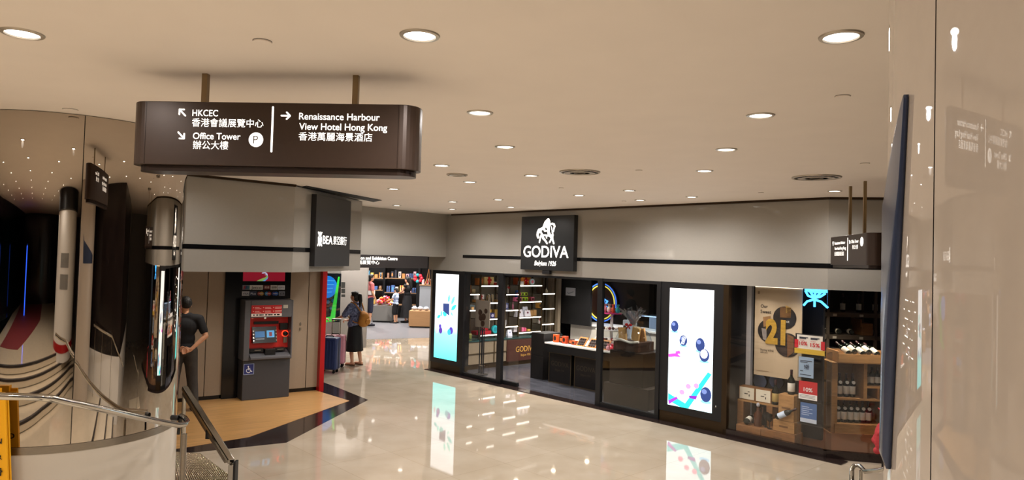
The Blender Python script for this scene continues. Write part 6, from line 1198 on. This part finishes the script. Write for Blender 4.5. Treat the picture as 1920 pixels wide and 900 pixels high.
# wine rack of pine cells
rk_ = thing('wine_rack', 'pine cell rack full of wine bottles behind the side window', 'wine rack', V, (.6, .25, .012))
X = lambda x: vz(x, 300)[0]
zz = lambda y: vz(1100, y)[1]
xl_, xm_, xr_ = X(890), X(1195), X(1420); zt_ = onp(V, 1600, 681, 0)[1]
MB().box(xl_, xl_ + .09, 0, .42, .012, zt_).build('side_board', m_crate, rk_); MB().box(xm_, xm_ + .05, 0, .42, zz(285), zt_).build('divider', m_crate, rk_); MB().box(xr_, xr_ + .06, 0, .42, .012, zt_).build('side_board', m_crate, rk_)
for x0, x1, z in ((xl_ + .09, xr_, zz(285)), (xm_ + .05, xr_, zz(165)), (xl_ + .09, xr_, zz(525))): MB().box(x0, x1, .0, .42, z - .03, z).build('shelf_board', m_crate, rk_)
MB().box(xl_ + .09, xr_, .38, .42, .3, zt_).build('back_board', m_crate_d, rk_); MB().box(X(1325), X(1325) + .03, .0, .4, zz(285), zz(165) - .03).build('divider', m_crate_d, rk_)
MB().box(xl_ - .03, xr_ + .08, -.05, .44, .012, zz(655)).build('plinth', m_crate_d, rk_); MB().box(xl_ + .05, xr_ + .06, -.02, .4, zz(655), zz(528)).build('drawer_front', m_crate, rk_)
zc0 = zt_; tr = thing('bottle_tray', 'shallow pine tray of reclining bottles on top of the wine rack', 'tray', V, (.7, .1, zt_ + .002))
za = onp(V, 1600, 664, -.04)[1]; xa, xb = onp(V, 1572, 660, -.04)[0], xr_ + .1
B_ = MB(); B_.box(xa, xb, -.06, -.04, zt_ + .002, za); B_.box(xa, xb, .4, .42, zt_ + .002, za + .02); B_.box(xa, xa + .02, -.04, .4, zt_ + .002, za + .03); B_.box(xb - .02, xb, -.04, .4, zt_ + .002, za); B_.box(xa, xb, -.06, .42, zt_ + .002, zt_ + .02); B_.build('boards', m_crate, tr)
for k, (px, dx, dy) in enumerate(((1589, -.3, .7), (1602, -.3, .7), (1616, -.3, .7), (1629, -.3, .7), (1642, -.3, .7))):
    x = onp(V, px, 660, .1)[0]; bottle('reclining red wine bottle, %s along the pine tray' % ordn[k], V, (x, .02 + .04 * (k % 2), za - .01 + .02 * (k % 2)), (dx, dy, .42), .3, 'reclining bottles in the pine tray', r=.042)
for k, Xc in enumerate((998, 1062, 1122)): x = X(Xc); h = zz(30) - zz(268); bottle('tall dark bottle with long cream label, %s of three in the upper rack cell' % ordn[k], V, (x, .12, zz(285) + .003), (0, 0, 1), .34, 'upper cell bottles', r=.043, sticker=True)
for k, Xc in enumerate((980, 1040, 1100, 1158, 1215, 1270)): bottle('dark bottle with white label, %s of six in the bottom rack row' % ordn[k], V, (X(Xc), .1, zz(520) - .002), (0, 0, 1), .33, 'six bottles in the bottom rack row', r=.042, sticker=True)
for k, Xc in enumerate((1255, 1310, 1365)): bottle('dark bottle, %s of three in the outer upper rack cell' % ordn[k], V, (X(Xc), .14, zz(165) + .002), (0, 0, 1), .26, 'outer upper cell bottles', r=.04)
# dim shelving further in
m_rkd = mat('dim_rack', (86, 76, 66), .6, noise=.2, nscale=6)
br_ = thing('back_racking', 'dim steel racking with lying bottles deep in the wine shop', 'racking', V, (.6, 1.3, .012))
xs0, xs1 = onp(V, 1545, 600, 1.2)[0], onp(V, 1652, 600, 1.2)[0] + .5; xs0 -= .9
for x in (xs0, xs0 + .95, xs0 + 1.7, xs1): MB().box(x, x + .04, 1.2, 1.25, .012, 2.1).build('upright', m_rkd, br_); MB().box(x, x + .04, 1.7, 1.75, .012, 2.1).build('upright', m_rkd, br_)
rz = [onp(V, 1600, y, 1.2)[1] for y in (587, 629, 672)] + [.75, .35]
for z in rz: MB().box(xs0, xs1 + .04, 1.2, 1.75, z - .07, z).build('shelf_board', m_rkd, br_)
for z in rz[:3]:
    for k in range(5): x = xs0 + .2 + k * .42; MB().box(x, x + .06, 1.195, 1.2, z - .06, z - .02).build('price_tag', mat('tag_pale', (190, 184, 170), .6), br_)
for i, z in enumerate(rz[1:4]):
    for k in range(9): bottle('dark bottle lying in the dim racking of the wine shop', V, (xs0 + .18 + k * .2, 1.28, z + .045), (0.05, 1, .02), .3, 'bottles lying in the dim racking', r=.04)
for k in range(7): bottle('dark bottle standing on the top of the dim racking', V, (xs0 + .25 + k * .26, 1.45, rz[0] + .002), (0, 0, 1), .3, 'bottles standing in the dim racking', r=.04)
cx0, cz1 = onp(V, 1622, 606, 1.1); cx1, cz0 = onp(V, 1637, 630, 1.1); wcx = thing('wine_carton', 'opened brown carton tipped on the dim racking', 'carton', V, ((cx0 + cx1) / 2, 1.25, rz[1])); MB().box(cx0, cx1 + .05, 1.22, 1.6, rz[1] + .002, rz[1] + .2).build('carton', m_crate_d, wcx, bevel=.004); MB().box(cx0 - .02, cx0 + .0, 1.22, 1.6, rz[1] + .14, rz[1] + .26).build('flap', m_crate_d, wcx)
for x, y in ((.6, .6), (1.4, -.3), (-.3, 1.0)):
    L = bpy.data.lights.get('wine_lamp') or bpy.data.lights.new('wine_lamp', 'SPOT'); L.energy = SHOP_W * .55; L.color = (1, .86, .68); L.spot_size = math.radians(130); L.spot_blend = .8; L.shadow_soft_size = .05
    t = thing('shop_downlight', 'small downlight in the wine shop ceiling', 'light', V, (x, y, 2.12), 'wine shop downlights'); MB().lathe([(.05, 2.1), (.05, 2.12)], x, y, 20).build('can', m_blackm, t); MB().lathe([(.0001, 2.099), (.042, 2.099)], x, y, 20).build('diffuser', m_diff, t); o = bpy.data.objects.new('lamp', L); COL.objects.link(o); o.parent = t; o.location = (0, 0, -.05)
L = bpy.data.lights.new('added_window_lamp', 'SPOT'); L.energy = 15; L.color = (1, .93, .84); L.spot_size = math.radians(140); L.spot_blend = .9; L.shadow_soft_size = .08  # lamps without fixtures, added to brighten the window display and rack bottles
for x, y in ((7.35, .04), (7.9, .04)): o = bpy.data.objects.new('lamp', L); COL.objects.link(o); p = G.w(x, y); o.location = (p.x, p.y, 2.09)
o = bpy.data.objects.new('lamp', L); COL.objects.link(o); p = V.w(.75, -.75); o.location = (p.x, p.y, 2.09)
# red bundle hanging by the side window
rx, rz0 = onp(F2, 1647, 850, -.3); _, rz1 = onp(F2, 1647, 790, -.3); b = MB()
for k in range(26): b.ell((rx + random.uniform(-.03, .11), -.3 + random.uniform(-.05, .05), rz0 + (rz1 - rz0) * random.random()), (.045, .045, .045), 10, 6)
rbd = thing('red_coat', 'red crumpled padded cloth peeking out beside the lacquered column', 'clothing', F2, (rx, -.3, rz0)); b.ell((rx + .04, -.3, (rz0 + rz1) / 2), (.09, .07, (rz1 - rz0) / 2)); fuse(b, 'cloth', mat('red_padded', (186, 56, 62), .8, noise=.3, nscale=22, bump=.6), rbd, .012, 1)
MB().tube([(rx + .04, -.3, rz1), (rx + .06, -.28, rz1 + .1), (rx + .05, -.1, rz1 + .12)], .01, 8).build('hanging_loop', m_red, rbd); MB().tube([(rx + .05, -.3, .0), (rx + .05, -.3, rz0 + .05)], .015, 8).build('stand', m_ad, rbd)

# ------------------------------------------------------------------ handrails, wet floor sign, ribbed plate
h1 = thing('handrail', 'polished steel handrail curving down past the mirrored column', 'handrail', WORLD, (-2.3, 4.9, 0))
def pz(px, py, d): r = pray(px, py); k = d / r.y; return Vector((r.x * k, r.y * k, CZ + r.z * k))
R1 = [pz(-60, 738, 3.4), pz(6, 743, 3.5), pz(75, 745, 3.6), pz(95, 747, 3.66), pz(200, 769, 4.05), pz(300, 791, 4.62), pz(332, 797, 4.84), pz(346, 796, 4.95), pz(351, 790, 5.05), pz(346, 783, 5.15), pz(339, 780, 5.22)]
MB().tube(R1, .019, 14).build('rail', m_steel, h1, smooth=True)
pp_ = pz(346, 800, 4.95); MB().tube([(pp_.x, pp_.y, 0.1), (pp_.x, pp_.y, pp_.z - .05)], .019, 14).build('post', m_brush, h1, smooth=True); MB().tube([(pp_.x, pp_.y, pp_.z - .05), (pp_.x, pp_.y, pp_.z)], .008, 10).build('pin', m_steel, h1)
p0 = pz(338, 784, 5.2); MB().lathe_dir([(.02, 0), (.02, .06)], (p0.x - .01, p0.y, p0.z), (-1, .2, 0), 12).build('wall_bracket', m_blackm, h1); MB().tube([p0, (p0.x - .01, p0.y, p0.z - .12)], .012, 8).build('bracket_arm', m_ad, h1)
h2 = thing('handrail', 'flat steel handrail sloping down over the ribbed metal plate', 'handrail', WORLD, (-2.7, 6.6, 0))
pa, pb_ = pz(346, 727, 7.2), pz(434, 866, 6.3); dv = (pb_ - pa).normalized(); sd = Vector((dv.y, -dv.x, 0)).normalized(); up = sd.cross(dv); up = up if up.z > 0 else -up
def bar(a, b, w, h): vs = [p + sd * x * w + up * z * h for p in (a, b) for x, z in ((-.5, -.5), (.5, -.5), (.5, .5), (-.5, .5))]; return MB().add(vs, [(0, 1, 2, 3), (7, 6, 5, 4), (0, 4, 5, 1), (1, 5, 6, 2), (2, 6, 7, 3), (3, 7, 4, 0)])
bar(pa, pb_, .06, .05).build('rail', m_steel, h2, bevel=.012); bar(pa - up * .06, pb_ - up * .06 - dv * .1, .03, .04).build('lower_rail', m_brush, h2, bevel=.004)
MB().box(pb_.x - .02, pb_.x + .045, pb_.y - .03, pb_.y + .03, 0, pb_.z - .02).build('post', m_steel, h2, bevel=.01); MB().box(pb_.x + .03, pb_.x + .05, pb_.y - .035, pb_.y + .035, 0, pb_.z + .01).build('black_edge', m_blackm, h2)
MB().tube([(pa.x, pa.y, 0), (pa.x, pa.y, pa.z - .08)], .02, 12).build('post', m_steel, h2); q = pa + (pb_ - pa) * .55; MB().box(q.x - .02, q.x + .02, q.y - .02, q.y + .02, q.z - .12, q.z - .03).build('bracket', m_blackm, h2)
pl_ = [onz(WORLD, *p, .02) for p in ((322, 846), (375, 850), (452, 908), (335, 910))]
mp = thing('ribbed_plate', 'ribbed anti-slip metal plate on the floor below the handrails', 'floor plate', WORLD, (*pl_[0], .003)); MB().prism(pl_, .003, .015).build('plate', mat('plate_dark', (96, 84, 70), .35, .7, noise=.1, nscale=9), mp)
b = MB(); a0, a1, a2, a3 = [Vector(p) for p in pl_]; NR = 26
for k in range(NR + 1):
    u = k / NR; p, q = a0.lerp(a1, u), a3.lerp(a2, u)
    for j in range(30): c0 = p.lerp(q, (j + .15) / 30); c1 = p.lerp(q, (j + .75) / 30); b.tube([(c0.x, c0.y, .017), (c1.x, c1.y, .017)], .007, 5)
b.build('studs', mat('stud_steel', (206, 190, 164), .2, 1.), mp, smooth='all')
h3 = thing('handrail', 'short looped steel handrail end at the foot of the lacquered column', 'handrail', WORLD, (3.2, 6.4, 0))
MB().tube([pz(1597, 905, 6.4), pz(1597, 880, 6.45), pz(1602, 873, 6.5), pz(1612, 874, 6.45), pz(1622, 884, 6.35), pz(1650, 882, 6.1), pz(1700, 868, 5.7)], .021, 12).build('rail', m_steel, h3, smooth=True)
for px in (1597, 1614): q = pz(px, 882, 6.42); MB().tube([(q.x, q.y, 0), (q.x, q.y, q.z)], .015, 10).build('post', m_steel, h3)
struct(MB().box(3.25, 4.1, 5.4, 6.9, 0, .02).build('floor_ledge', m_step), None)
wf = thing('wet_floor_sign', 'yellow folding wet floor sign standing against the mirrored column', 'caution sign', WORLD, (-3.4, 4.5, .3)); m_y = mat('sign_yellow', (236, 168, 16), .4, noise=.04, nscale=9)
YF = 4.5; q1 = pz(8.5, 736, YF); q2 = pz(11, 900, YF); lean = (q2.x - q1.x) / (q1.z - q2.z); zq = q1.z
def yx(z): return q1.x + (q1.z - z) * lean
MB().face([(yx(.3) - .36 - .1, .3), (yx(.3) + .02, .3), (yx(zq), zq), (yx(zq) - .3, zq)], YF, YF + .018).build('front_leaf', m_y, wf, bevel=.004)
MB().face([(yx(.3) - .36 - .1, .3), (yx(.3) + .02, .3), (yx(zq) + .0, zq - .02), (yx(zq) - .3, zq - .02)], YF + .028, YF + .04).build('rear_leaf', m_y, wf); MB().box(yx(zq) - .25, yx(zq) - .05, YF, YF + .045, zq - .02, zq + .02).build('hinge', m_y, wf)
for z, s_, h in ((1.12, 'CAUTION', .035), (1.02, 'WET FLOOR', .03), (.92, '小心地滑', .04)):
    text_mb(s_, yx(z) - .02, YF - .001, z, h, .26, align='R', bold=.02).build('lettering', m_ad, wf); text_mb(s_, yx(z) - .28, YF + .041, z, h, .26, align='R', bold=.02, flip=True).build('lettering', m_ad, wf)
cxw = yx(.75) - .06; MB().stroke([(cxw - .05, .68), (cxw + .05, .68), (cxw, .8), (cxw - .05, .68)], .006, YF - .003, YF + .001).build('warning_triangle', m_red, wf); MB().stroke([(cxw, .71), (cxw, .76)], .006, YF - .003, YF + .001).build('warning_mark', m_red, wf)
